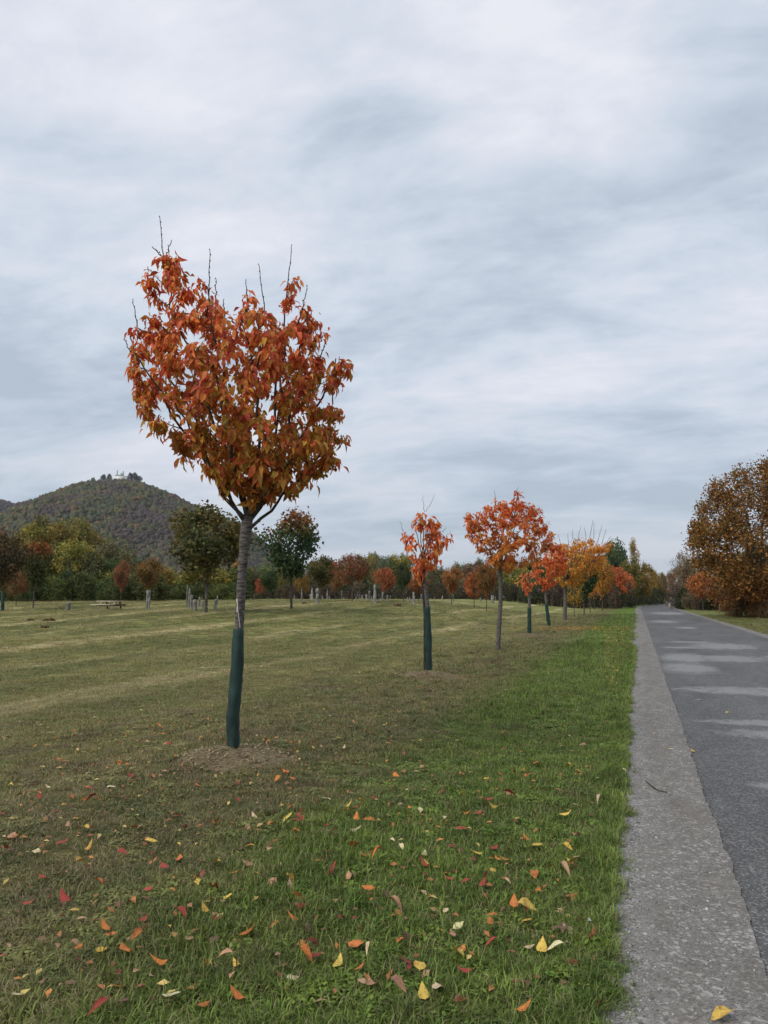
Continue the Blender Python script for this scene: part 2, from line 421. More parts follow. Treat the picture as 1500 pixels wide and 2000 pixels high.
# ------------------------------------------------------------------ scattering through geometry nodes
def gn_scatter(name, protos, P, rot, scl, idx, mat):
    """one object: prototype shapes and loose points in its mesh; its node tree sets a shape on every point"""
    V = []; F = {}; C = []; pk = []; n = 0
    for k, (v, faces, c) in enumerate(protos):
        for f in faces: F.setdefault(f.shape[1], []).append(f + n)
        V.append(v); C.append(c); pk.append(np.full(len(v), k)); n += len(v)
    V.append(P); C.append(np.ones((len(P), 3))); pk.append(np.full(len(P), 100))
    V = np.concatenate(V); C = np.concatenate(C); pk = np.concatenate(pk)
    def pad(a, w):
        r = np.zeros((len(V), w)) if w > 1 else np.zeros(len(V))
        r[n:] = a; return r
    me = np_mesh(name, V, [np.concatenate(f) for f in F.values()], mat, C, False,
                 {'pk': ('INT', pk), 'prot': ('FLOAT_VECTOR', pad(rot, 3)), 'psc': ('FLOAT_VECTOR', pad(scl, 3)), 'pidx': ('INT', pad(idx, 1))})
    o = obj(name, me)
    ng = bpy.data.node_groups.new(name + '_scatter', 'GeometryNodeTree')
    ng.interface.new_socket('Geometry', in_out='INPUT', socket_type='NodeSocketGeometry')
    ng.interface.new_socket('Geometry', in_out='OUTPUT', socket_type='NodeSocketGeometry')
    N = ng.nodes; L = ng.links
    gi = N.new('NodeGroupInput'); go = N.new('NodeGroupOutput')
    def na(nm, typ):
        x = N.new('GeometryNodeInputNamedAttribute'); x.data_type = typ; x.inputs[0].default_value = nm
        return [q for q in x.outputs if q.enabled][0]
    pkn = na('pk', 'INT')
    def sepk(k):
        c = N.new('FunctionNodeCompare'); c.data_type = 'INT'; c.operation = 'EQUAL'
        L.new(pkn, c.inputs[2]); c.inputs[3].default_value = k
        s = N.new('GeometryNodeSeparateGeometry'); s.domain = 'POINT'
        L.new(gi.outputs[0], s.inputs[0]); L.new(c.outputs[0], s.inputs[1])
        return s.outputs[0]
    g2i = N.new('GeometryNodeGeometryToInstance')
    for k in reversed(range(len(protos))): L.new(sepk(k), g2i.inputs[0])
    iop = N.new('GeometryNodeInstanceOnPoints')
    L.new(sepk(100), iop.inputs['Points']); L.new(g2i.outputs[0], iop.inputs['Instance'])
    iop.inputs['Pick Instance'].default_value = True
    L.new(na('pidx', 'INT'), iop.inputs['Instance Index'])
    L.new(na('prot', 'FLOAT_VECTOR'), iop.inputs['Rotation']); L.new(na('psc', 'FLOAT_VECTOR'), iop.inputs['Scale'])
    L.new(iop.outputs[0], go.inputs[0])
    md = o.modifiers.new('scatter', 'NODES'); md.node_group = ng
    return o

# ------------------------------------------------------------------ leaves
def leaf_shape(curl=.25, fold=.25, wid=.5, petiole=True, wave=0.0):
    ts = np.array([0, .2, .45, .72, 1.0]); w = np.array([0, .36, .5, .34, 0]) / .5 * wid / 2
    zc = -curl * ts ** 2 + wave * np.sin(ts * 6)
    mid = np.stack([np.zeros(5), ts, zc], -1)
    lf = np.stack([-w[1:4], ts[1:4], zc[1:4] + fold * w[1:4]], -1); rt = lf * np.array([-1, 1, 1])
    V = np.concatenate([mid, lf, rt])
    q = [(1, 2, 6, 5), (2, 3, 7, 6), (2, 1, 8, 9), (3, 2, 9, 10)]; t = [(0, 1, 5), (3, 4, 7), (1, 0, 8), (4, 3, 10)]
    if petiole:
        V = np.concatenate([V, [(-.012, -.22, .05), (.012, -.22, .05), (.012, .02, 0), (-.012, .02, 0)]]); q.append((11, 12, 13, 14))
    return V, np.array(q), np.array(t)
CARD_V = np.array([(0, 0, 0), (-.42, .5, .06), (0, 1, 0), (.42, .5, .06)]) - np.array([0, .5, 0]); CARD_F = np.array([(0, 3, 2, 1)])
LEAF_LO = (np.array([(0, 0, 0), (-.24, .45, .06), (0, 1, -.1), (.24, .45, .06), (0, .5, 0)]), np.array([(0, 4, 1), (0, 3, 4), (1, 4, 2), (4, 3, 2)]))
def basis(d, nref):
    y = nrm(d); x = nrm(np.cross(y, nref)); z = np.cross(x, y)
    return x, y, z
def place(bv, bf, P, d, nref, size, cols):
    x, y, z = basis(d, nref)
    V = P[:, None] + size[:, None, None] * (bv[None, :, 0:1] * x[:, None] + bv[None, :, 1:2] * y[:, None] + bv[None, :, 2:3] * z[:, None])
    k = len(bv); F = [(f[None] + (np.arange(len(P)) * k)[:, None, None]).reshape(-1, f.shape[1]) for f in bf]
    return V.reshape(-1, 3), F, np.repeat(cols, k, 0)

def rand_dir(r, n):
    return nrm(r.normal(size=(n, 3)))

# ------------------------------------------------------------------ tree growth
def grow(r, trunk, trad, limbs, targets, wood, twig_r=.006, sides=6, limb_sides=6, limb_r=None, trunk_sides=10, branches=None):
    """trunk and limb tubes into wood; every target joined to the nearest lower limb point; returns twig polylines"""
    v, f = tube(trunk, trad, trunk_sides); wood.add(v, f)
    if branches is not None: wood = branches
    pts = []; rad = []
    for k, (a, b, c) in enumerate(limbs):
        n = 12; Pl = bez(a, b, c, n); Pl[1:-1] += r.normal(size=(n - 2, 3)) * .012 * np.linalg.norm(c - a)
        r0 = (limb_r if limb_r else trad[-1] * .62); rl = np.linspace(r0, twig_r * 1.3, n)
        v, f = tube(Pl, rl, limb_sides); wood.add(v, f); pts.append(Pl[2:]); rad.append(rl[2:])
    pts = np.concatenate(pts); rad = np.concatenate(rad)
    twigs = []
    for p in targets[np.argsort(np.linalg.norm(targets - trunk[-1], axis=1))]:
        dv = pts - p; dist = np.linalg.norm(dv, axis=1) + np.where(dv[:, 2] > -0.02, 3.0, 0) * np.clip(dv[:, 2] + .3, .1, 9)
        i = int(np.argmin(dist)); a = pts[i]
        L_ = np.linalg.norm(p - a); mid = (a + p) / 2 + np.array([(p - a)[0], (p - a)[1], 0]) * .18 - np.array([0, 0, .05 * L_])
        Pl = bez(a, mid, p, 6); Pl[1:-1] += r.normal(size=(4, 3)) * .03 * L_
        ra = min(rad[i] * .7, twig_r * (1 + 2.2 * L_)); rl = np.linspace(ra, twig_r * .6, 6)
        v, f = tube(Pl, rl, 4); wood.add(v, f)
        twigs.append(Pl); pts = np.concatenate([pts, Pl[2:5]]); rad = np.concatenate([rad, rl[2:5]])
    return twigs

def lump(p, s, seed):
    return mnoise.noise(Vector((p[0] * s + seed * 7.3, p[1] * s - seed * 3.1, p[2] * s + seed)))

def finish_tree(name, base, label, group, wood, M_w, crown_me, color=(1, 1, 1), extra=None):
    e = empty(name, base); tag(e, label, 'tree', group)
    obj('trunk', wood.mesh('trunk', M_w, True), e)
    c = obj('crown', crown_me, e); c['kind'] = 'stuff'; c.color = tuple(color) + (1,)
    return e, c

def in_poly(P, poly):
    x, y = P[:, 0], P[:, 1]; inside = np.zeros(len(P), bool); n = len(poly); j = n - 1
    for i in range(n):
        xi, yi = poly[i]; xj, yj = poly[j]
        c = ((yi > y) != (yj > y)) & (x < (xj - xi) * (y - yi) / (yj - yi + 1e-9) + xi)
        inside ^= c; j = i
    return inside
def crown_points(r, poly, D, base, n, depth_k=.85, seed=0, gap=-.25, freq=2.2):
    """points through the volume of a crown whose outline at the tree's own distance is poly; local to base"""
    poly = np.array(poly, float); lo, hi = poly.min(0), poly.max(0); out = []
    ys = np.linspace(lo[1], hi[1], 80); ext = []
    big = np.stack(np.meshgrid(np.linspace(lo[0], hi[0], 160), ys), -1).reshape(-1, 2); ins = in_poly(big, poly).reshape(80, 160)
    xs = np.linspace(lo[0], hi[0], 160)
    for k in range(80):
        w = xs[ins[k]]; ext.append((w.min(), w.max()) if len(w) else (xs.mean(), xs.mean() + 1))
    ext = np.array(ext)
    while len(out) < n:
        q = lo + r.random((200, 2)) * (hi - lo); q = q[in_poly(q, poly)]
        for u, v in q:
            k = min(79, int((v - lo[1]) / (hi[1] - lo[1]) * 79)); xl, xr = ext[k]
            # wide shoulders: keep depth below the crown's mean radius
            c = (xl + xr) / 2; hw = max((xr - xl) / 2, 6)
            dk = depth_k * math.sqrt(max(0.03, 1 - ((u - c) / hw) ** 2)) * hw / F_PX * D
            rad = r.random() ** .7 * (1 if r.random() < .5 else -1)
            p = CAM + ray(u, v) * (D + rad * dk) - base
            if lump(p, freq, seed) < gap: continue
            out.append(p)
    return np.array(out[:n])
def pick_col(r, n, pal, wts, jit=.16):
    pal = np.array(pal); w = np.array(wts, float); i = r.choice(len(pal), n, p=w / w.sum())
    return pal[i] * (1 + r.normal(size=(n, 1)) * jit) * (1 + r.normal(size=(n, 3)) * .06)

LEAF_ME = []
for k, (cu, fo, wi, wv) in enumerate([(.25, .6, .46, .02), (.5, .4, .52, .04), (.1, 1.0, .44, .03), (.85, .6, .5, -.04)]):
    v, q, t_ = leaf_shape(cu, fo, wi, True, wv)
    sh = np.ones((len(v), 3)) * np.clip(1.05 - .12 * v[:, 1:2], .8, 1.1)
    LEAF_ME.append((np_mesh('leaf', v, [q, t_], M_LEAF, sh, True), v, q, t_, sh))

def leaves_on(r, twigs, per, size, out_from, tmin=.25, spread=.03):
    P = []; A = []
    for tw in twigs:
        n = max(1, int(r.poisson(per)))
        t = tmin + (1 - tmin) * r.random(n) ** .8
        idx = t * (len(tw) - 1); i = np.minimum(idx.astype(int), len(tw) - 2); f = (idx - i)[:, None]
        p = tw[i] * (1 - f) + tw[i + 1] * f
        P.append(p + r.normal(size=(n, 3)) * spread); A.append(nrm(tw[-1] - tw[0])[None].repeat(n, 0))
    P = np.concatenate(P); A = np.concatenate(A); n = len(P)
    h = rand_dir(r, n); h[:, 2] *= .3
    out = nrm((P - out_from) * np.array([1, 1, .2]))
    d = nrm(h * .75 + out * .35 + A * .15 + np.array([0, 0, -1.0]) * r.uniform(.3, 1.6, (n, 1)))
    nref = nrm(rand_dir(r, n) * .7 + out * .8 + np.array([0, 0, .35]))
    s = size * np.clip(r.normal(1, .26, n), .45, 1.6)
    return P + d * s[:, None] * .2, d, nref, s
def leaf_crown(r, crown, P, d, nref, s, cols, hero_ids):
    x, y, z = basis(d, nref); var = r.integers(0, 4, len(P))
    from mathutils import Matrix
    for i in hero_ids:
        o = bpy.data.objects.new('leaf', LEAF_ME[var[i]][0]); COL.objects.link(o); o.parent = crown
        M = np.eye(4); M[:3, 0] = x[i] * s[i]; M[:3, 1] = y[i] * s[i]; M[:3, 2] = z[i] * s[i]; M[:3, 3] = P[i]
        o.matrix_local = Matrix(M.tolist()); o.color = tuple(float(c) for c in cols[i]) + (1,)
def leaf_mesh(r, P, d, nref, s, cols, skip):
    mb = MB(); m = np.ones(len(P), bool); m[list(skip)] = False; var = r.integers(0, 4, len(P))
    for k in range(4):
        w = m & (var == k)
        if not w.any(): continue
        V, F, C = place(LEAF_ME[k][1], [LEAF_ME[k][2], LEAF_ME[k][3]], P[w], d[w], nref[w], s[w], cols[w]); mb.add(V, F, C)
    return mb.mesh('crown', M_LEAF, True)
def lo_leaf_mesh(P, d, nref, s, cols, mat=M_LEAF):
    V, F, C = place(LEAF_LO[0], [LEAF_LO[1]], P, d, nref, s, cols)
    return np_mesh('crown', V, F, mat, C)

def guard_mesh(path, rad, r, mat):
    n = 26; m = 16
    P = np.array(path, float); tt = np.linspace(0, 1, n); k = np.linspace(0, 1, len(P))
    C = np.stack([np.interp(tt, k, P[:, a]) for a in range(3)], -1); Rr = np.interp(tt, np.linspace(0, 1, len(rad)), rad)
    V, F = tube(C, Rr, m)
    V = V.reshape(n, m, 3); ph = r.random(4) * 6
    aa = np.linspace(0, 2 * math.pi, m, endpoint=False)
    w = .05 * np.sin(7 * aa[None] + tt[:, None] * 6) * .5 + .05 * np.sin(2 * aa[None] + tt[:, None] * 9 + ph[0]) + .045 * np.sin(3 * aa[None] - tt[:, None] * 17 + ph[1]) + .03 * np.sin(tt[:, None] * 41 + aa[None] + ph[2])
    V = C[:, None] + (V - C[:, None]) * (1 + w[..., None])
    V = V.reshape(-1, 3)
    # closed top collar
    Vi = (C[-1] + (V.reshape(n, m, 3)[-1] - C[-1]) * .72); b = (n - 1) * m
    F2 = np.array([(b + j, b + (j + 1) % m, n * m + (j + 1) % m, n * m + j) for j in range(m)])
    return np_mesh('trunk_guard', np.concatenate([V, Vi]), np.concatenate([F, F2]), mat, smooth=True)
def make_guard_mat():
    t = NT('green_mesh_sleeve'); p = t.n('ShaderNodeTexCoord').outputs['Object']
    n = t.noise(t.map(p, (10, 10, 5)), 1.0, 5); w = t.n('ShaderNodeTexWave', wave_type='BANDS', bands_direction='Z'); t.l(p, w.inputs[0]); w.inputs['Scale'].default_value = 70; w.inputs['Distortion'].default_value = .5
    c = t.mix(t.rng(n, .3, .7), (.008, .026, .023), (.018, .054, .044))
    c = t.mix(t.rng(t.noise(t.map(p, (30, 30, 5)), 1.0, 4), .6, .75, 0, .35), c, (.09, .085, .07))
    return t.bsdf(c, .6, .35, t.math('MULTIPLY_ADD', w.outputs['Fac'], .25, n), .5, .01)
M_GUARD = make_guard_mat()
M_STRING = simple('pale_string', (.6, .58, .52), .8, .2, .1, 30)

RED = [(.68, .15, .055), (.72, .22, .055), (.56, .09, .055), (.74, .33, .07)]

# ------------------------------------------------------------------ the large cherry tree in front
def W(u, v, D, base): return CAM + ray(u, v) * D - base
def build_main_tree():
    r = np.random.default_rng(11)
    base = G(455, 1475); base[2] -= .03; D = depth(base)
    px = D / F_PX
    tr = [(455, 1482), (457, 1420), (459, 1370), (463, 1300), (467, 1232), (471, 1160), (474, 1100), (479, 1050), (484, 1008)]
    trunk = np.array([W(u, v, D, base) for u, v in tr]); tt = np.linspace(0, 1, 40)
    trunk = np.stack([np.interp(tt, np.linspace(0, 1, 9), trunk[:, a]) for a in range(3)], -1)
    k = np.ones(5) / 5
    for a in range(3): trunk[2:-2, a] = np.convolve(trunk[:, a], k, 'valid')
    tr_r = np.interp(tt, [0, .2, .45, .6, .8, .93, 1], np.array([8.5, 9.2, 9, 8.8, 9.5, 11.5, 10]) * px) * (1 + .035 * np.sin(tt * 60) + .03 * np.sin(tt * 23))
    wood = MB(); br = MB()
    fork = trunk[-1]
    def tip(u, v, dd): return CAM + ray(u, v) * (D + dd) - base
    lim = []
    for (u, v, dd, mu, mv) in [(318, 500, .1, 400, 790), (405, 560, -.25, 430, 800), (484, 590, .2, 490, 800), (500, 620, -.35, 520, 810), (562, 560, .15, 545, 800),
                               (600, 610, -.1, 590, 820), (630, 720, .2, 600, 880), (656, 700, -.15, 615, 860), (265, 690, -.2, 350, 850), (290, 640, .35, 390, 840),
                               (420, 640, .5, 455, 830), (560, 640, .5, 550, 830), (340, 780, -.4, 400, 890), (600, 860, -.35, 550, 920)]:
        a = trunk[-1 - int(r.integers(0, 4))]
        lim.append((a, tip(mu, mv, dd * 1.1), tip(u, v, dd)))
    # the low right limb leaves the trunk under the fork
    lim.append((trunk[-6], tip(535, 985, .05), tip(655, 860, .0)))
    poly = [(460, 975), (436, 945), (415, 922), (372, 912), (336, 880), (328, 850), (288, 822), (276, 785), (254, 755), (250, 712), (266, 682), (262, 640), (286, 602), (316, 590), (282, 548), (318, 500), (342, 495), (350, 530), (388, 545), (402, 575), (428, 580), (450, 612), (464, 632), (470, 590), (488, 568), (502, 600), (524, 608), (548, 606), (548, 575), (570, 540), (582, 580), (602, 604), (630, 645), (622, 690), (626, 722), (644, 748), (650, 712), (678, 700), (680, 716), (664, 750), (662, 785), (656, 822), (674, 852), (658, 892), (640, 928), (612, 940), (588, 950), (560, 962), (525, 972), (490, 978)]
    core = [(460, 968), (425, 918), (345, 880), (290, 815), (265, 750), (262, 700), (280, 650), (310, 610), (350, 590), (400, 600), (450, 640), (480, 620), (530, 625), (590, 625), (620, 660), (625, 730), (645, 790), (650, 860), (625, 920), (560, 950), (500, 968)]
    T = np.concatenate([np.array([tip(u, v, d_) for u, v, d_ in [(664, 706, -.15), (656, 714, -.1), (656, 750, -.15), (648, 735, -.1), (345, 500, .1), (335, 520, .1), (328, 545, .1), (290, 545, .1), (300, 560, .05), (388, 550, -.2), (372, 565, -.1), (575, 545, .15), (568, 580, .15), (560, 590, .1), (488, 572, .2), (478, 600, .2), (630, 650, 0.), (262, 640, 0.), (290, 610, .1), (258, 720, -.1), (672, 850, 0.), (655, 900, 0.), (305, 580, .1), (350, 540, 0.), (665, 800, .1), (650, 790, -.2), (425, 590, .1), (520, 620, 0.)]]), crown_points(r, poly, D, base, 150, .8, 1, -.55), crown_points(r, core, D, base, 205, .85, 2, -.7), crown_points(r, [(460, 972), (425, 915), (345, 870), (330, 840), (640, 840), (650, 880), (620, 925), (560, 948), (500, 970)], D, base, 60, .85, 4, -.8)])
    tw = grow(r, trunk, tr_r, lim, T, wood, .0042, limb_r=.019, trunk_sides=14, limb_sides=7, branches=br)
    # leaders run on as bare whips over the crown
    for (u0, v0, u1, v1, dd) in [(320, 520, 312, 423, .1), (408, 580, 410, 488, -.2), (421, 600, 422, 545, -.2), (484, 600, 480, 547, .2), (518, 620, 506, 518, -.3), (560, 570, 569, 481, .15), (586, 620, 600, 558, -.1),
                                 (268, 640, 260, 587, 0.), (262, 700, 243, 664, -.15), (264, 690, 254, 658, -.1), (316, 500, 298, 484, .1), (325, 500, 335, 471, .1), (340, 575, 288, 524, .1), (628, 690, 636, 668, 0.), (438, 620, 437, 585, .1), (650, 760, 662, 700, -.15), (605, 640, 606, 615, 0.)]:
        a, b = tip(u0, v0, dd), tip(u1, v1, dd); n = 9
        allp = np.concatenate(tw); dv = allp - a; q = allp[int(np.argmin(np.linalg.norm(dv, axis=1) + np.where(dv[:, 2] > -.05, 1.0, 0)))]
        Pl = a + (b - a) * np.linspace(0, 1, n)[:, None]; Pl[1:-1] += r.normal(size=(n - 2, 3)) * .004
        v, f = tube(np.concatenate([bez(q, (q + a) / 2 + (a - b) * .1, a, 5)[:-1], Pl]), np.linspace(.007, .003, n + 4), 5); br.add(v, f)
        for i in range(1, n):                                   # buds
            q = Pl[i] + rand_dir(r, 1)[0] * .006; v, f = tube([q, q + np.array([0, 0, .008]), q + np.array([0, 0, .016])], [.004, .0055, .001], 4); br.add(v, f)
    e = empty('cherry_tree', base); tag(e, 'large round-crowned orange red tree in front with green sleeve on its trunk', 'tree', 'young trees along the road')
    trk = obj('trunk', wood.mesh('trunk', M_BARK, True), e); obj('branches', br.mesh('branches', M_TWIG, True), e)
    P, d, nr, s = leaves_on(r, tw, 27.0, .068, fork + np.array([0, 0, .9]), .12, .028)
    zz = (P[:, 2] - fork[2]) / 2.0 + .25 * (np.linalg.norm((P - fork)[:, :2], axis=1) / 1.0 - .5) + r.normal(size=len(P)) * .16
    hot = pick_col(r, len(P), RED, [4, 4, 2, 1.2]); gold = pick_col(r, len(P), [(.60, .33, .05), (.54, .22, .045), (.66, .44, .09), (.42, .18, .045), (.36, .25, .05), (.60, .17, .06)], [3, 4, .5, 2.2, 1.0, 1.6])
    wgt = np.clip((zz - .35) / .5, 0.12, .93); cols = np.where((r.random(len(P)) < wgt)[:, None], hot, gold)
    dep = (P + base - CAM) @ FWD
    hero = np.argsort(dep)[:300]
    me = leaf_mesh(r, P, d, nr, s, cols, hero)
    crown = obj('crown', me, e); crown['kind'] = 'stuff'
    leaf_crown(r, crown, P, d, nr, s, cols, hero)
    gp = [W(u, v, D, base) for u, v in [(455, 1484), (456, 1440), (454, 1400), (460, 1350), (463, 1300), (466, 1228)]]
    obj('trunk_guard', guard_mesh(gp, np.array([11, 12, 13.2, 13, 11.8, 10.4]) * px, r, M_GUARD), e)
    sp_ = tube([W(463, 1168, D - .07, base), W(465, 1195, D - .075, base), W(469, 1226, D - .08, base)], .0028, 5)
    sl = MB(); sl.add(*sp_); sl.add(*tube([W(462, 1170, D - .065, base), W(464, 1180, D - .07, base), W(463, 1196, D - .07, base)], .006, 5))
    obj('string', sl.mesh('string', M_STRING), e)
    return base
MAIN = build_main_tree()

# ------------------------------------------------------------------ the row of young trees along the road
def row_tree(name, label, seed, basepx, trunkpx, rad_px, poly, n_t, per, lsize, pal, wts, limbs_n=7, whips=(), guard=None, hero=0, depth_k=.85, gap=-.4, gold=None, M_w=M_BARK, extra_pts=None):
    r = np.random.default_rng(seed)
    base = G(*basepx, dmax=130); base[2] -= .03; D = depth(base); px = D / F_PX
    trunk = np.array([W(u, v, D, base) for u, v in trunkpx]); n = 16
    trunk = np.stack([np.interp(np.linspace(0, 1, n), np.linspace(0, 1, len(trunkpx)), trunk[:, a]) for a in range(3)], -1)
    trad = np.interp(np.linspace(0, 1, n), np.linspace(0, 1, len(rad_px)), rad_px) * px * (1 + .05 * np.sin(np.arange(n) * 2.1))
    poly = np.array(poly, float); T = crown_points(r, poly, D, base, n_t, depth_k, seed, gap, 1.6)
    tops = T[np.argsort(-T[:, 2])]; lim = []
    order = np.argsort(np.arctan2(T[:, 1], T[:, 0])); sec = np.array_split(order, limbs_n)
    for sc in sec:
        c = T[sc[np.argmax(T[sc, 2] + .4 * np.linalg.norm(T[sc, :2], axis=1))]]
        a = trunk[-1 - int(r.integers(0, 2))]; mid = np.array([(a[0] * .45 + c[0] * .55), (a[1] * .45 + c[1] * .55), a[2] * .6 + c[2] * .4])
        lim.append((a, mid, c))
    wood = MB(); tw = grow(r, trunk, trad, lim, T, wood, max(.0042, .32 * px), limb_r=max(trad[-1] * .5, .9 * px))
    for (u0, v0, u1, v1) in whips:
        dd = r.normal() * .2; a = CAM + ray(u0, v0) * (D + dd) - base; b = CAM + ray(u1, v1) * (D + dd) - base
        v, f = tube(a + (b - a) * np.linspace(0, 1, 6)[:, None] + r.normal(size=(6, 3)) * .012, np.linspace(.5, .26, 6) * px, 4); wood.add(v, f)
    e = empty(name, base); tag(e, label, 'tree', 'young trees along the road')
    obj('trunk', wood.mesh('trunk', M_w, True), e)
    P, d, nr, s = leaves_on(r, tw, per, lsize, trunk[-1] + np.array([0, 0, .5]), .15, lsize * .35)
    cols = pick_col(r, len(P), pal, wts)
    if gold:
        z = (P[:, 2] - P[:, 2].min()) / np.ptp(P[:, 2]) + r.normal(size=len(P)) * .2
        cols = np.where((z < .42)[:, None], pick_col(r, len(P), gold, [1] * len(gold)), cols)
    if hero:
        h = np.argsort((P + base - CAM) @ FWD)[:hero]; crown = obj('crown', leaf_mesh(r, P, d, nr, s, cols, h), e); leaf_crown(r, crown, P, d, nr, s, cols, h)
    else:
        crown = obj('crown', lo_leaf_mesh(P, d, nr, s, cols), e)
    crown['kind'] = 'stuff'
    if guard:
        obj('trunk_guard', guard_mesh([W(u, v, D, base) for u, v, _ in guard], np.array([w for _, _, w in guard]) * px, r, M_GUARD), e)
    return e, base, D, r
ORANGE = [(.74, .22, .06), (.70, .15, .05), (.76, .32, .09), (.60, .10, .05)]
e2, b2, D2, r2 = row_tree('cherry_tree', 'small sparse salmon orange tree with green sleeve, second in the roadside row', 21, (837, 1318), [(838, 1322), (837, 1260), (835, 1190), (831, 1150), (827, 1120), (828, 1090)],
    [5.5, 5, 4.6, 4.2, 3.6, 3], [(818, 1128), (806, 1105), (792, 1085), (786, 1060), (786, 1035), (800, 1035), (806, 1020), (818, 1015), (822, 990), (832, 985), (834, 1010), (846, 1005), (850, 1020), (845, 1035), (862, 1030), (878, 1050), (872, 1062), (858, 1068), (855, 1090), (842, 1105), (834, 1130)],
    68, 8.5, .105, ORANGE, [4, 4, 2, 1.2], 6, [(828, 1000, 826, 968), (832, 1000, 849, 968), (787, 1040, 782, 1017), (872, 1048, 879, 1038), (822, 1010, 815, 998), (864, 1040, 872, 1028)], [(838, 1320, 6.4), (837, 1290, 6.6), (836, 1250, 7), (835, 1215, 6.8), (834, 1184, 6.2)], hero=220, gap=-.2)
# its dead stake, tied to the trunk
stake = MB(); stake.add(*tube([W(829, 1322, D2 - .02, b2), W(829, 1200, D2 - .02, b2), W(825, 1140, D2, b2), W(822, 1118, D2, b2)], [2.0 * D2 / F_PX] * 4, 6))
obj('stake', stake.mesh('stake', M_TWIG, True), e2)
row_tree('cherry_tree', 'broad orange red tree with bare grey trunk, third in the roadside row', 31, (973, 1270), [(972, 1274), (975, 1220), (978, 1170), (978, 1130), (976, 1108)], [5, 4.5, 4, 4, 3.5],
    [(962, 1106), (944, 1082), (925, 1060), (912, 1030), (907, 1012), (918, 1000), (934, 1000), (948, 990), (965, 985), (968, 968), (978, 972), (988, 985), (1000, 975), (1008, 955), (1018, 968), (1024, 982), (1045, 975), (1055, 985), (1048, 1008), (1068, 1010), (1070, 1025), (1060, 1042), (1085, 1036), (1090, 1044), (1070, 1062), (1060, 1090), (1035, 1105), (1005, 1100), (985, 1118)],
    250, 23, .105, [(.70, .18, .04), (.66, .12, .035), (.74, .28, .05), (.54, .09, .035)], [4, 3, 1.4, 1.2], 8, [(968, 985, 966, 958), (1009, 965, 1012, 951), (1055, 1010, 1062, 1000)], gold=[(.62, .28, .05), (.56, .18, .05)])
row_tree('cherry_tree', 'small thin orange tree with green sleeve behind the broad orange red tree', 41, (1034, 1240), [(1034, 1243), (1034, 1200), (1034, 1160), (1033, 1145)], [3.4, 3.1, 2.8, 2.2],
    [(1028, 1150), (1012, 1138), (1008, 1124), (1022, 1118), (1034, 1110), (1050, 1118), (1056, 1130), (1042, 1140), (1038, 1155)], 30, 7, .13, ORANGE, [3, 3, 2, 1], 5, [], [(1034, 1242, 3.8), (1034, 1215, 3.9), (1034, 1186, 3.7)])
row_tree('cherry_tree', 'leaning orange red tree with dark green sleeve, fifth in the roadside row', 51, (1073, 1222), [(1073, 1225), (1069, 1195), (1066, 1165), (1066, 1140)], [3, 2.8, 2.6, 2.2],
    [(1062, 1152), (1048, 1135), (1040, 1115), (1045, 1090), (1060, 1080), (1075, 1060), (1095, 1062), (1105, 1075), (1110, 1100), (1100, 1125), (1080, 1140), (1072, 1155)], 130, 20, .14, [(.70, .16, .045), (.72, .24, .05), (.60, .10, .045)], [3, 2, 2], 6, [], [(1073, 1224, 3.4), (1070, 1205, 3.5), (1067, 1178, 3.1)])
row_tree('cherry_tree', 'wide golden orange tree with bare twigs on top in the roadside row', 61, (1103, 1212), [(1103, 1215), (1104, 1180), (1104, 1150), (1103, 1135)], [4.2, 3.6, 3.4, 3],
    [(1092, 1140), (1075, 1120), (1065, 1095), (1078, 1070), (1095, 1058), (1110, 1062), (1130, 1050), (1150, 1045), (1160, 1052), (1168, 1062), (1185, 1056), (1196, 1056), (1188, 1078), (1172, 1100), (1160, 1120), (1140, 1135), (1115, 1145)],
    300, 20, .16, [(.76, .36, .06), (.72, .27, .06), (.80, .46, .08), (.68, .19, .06)], [4, 3, 2, 1.2], 8,
    [(1112, 1070, 1108, 1042), (1120, 1062, 1118, 1034), (1128, 1060, 1134, 1028), (1145, 1055, 1142, 1030), (1152, 1050, 1158, 1016), (1160, 1052, 1160, 1020), (1166, 1060, 1176, 1026), (1175, 1065, 1184, 1034), (1185, 1062, 1192, 1048), (1096, 1066, 1090, 1044)],
    gold=[(.64, .36, .05), (.58, .24, .05)], extra_pts=None)

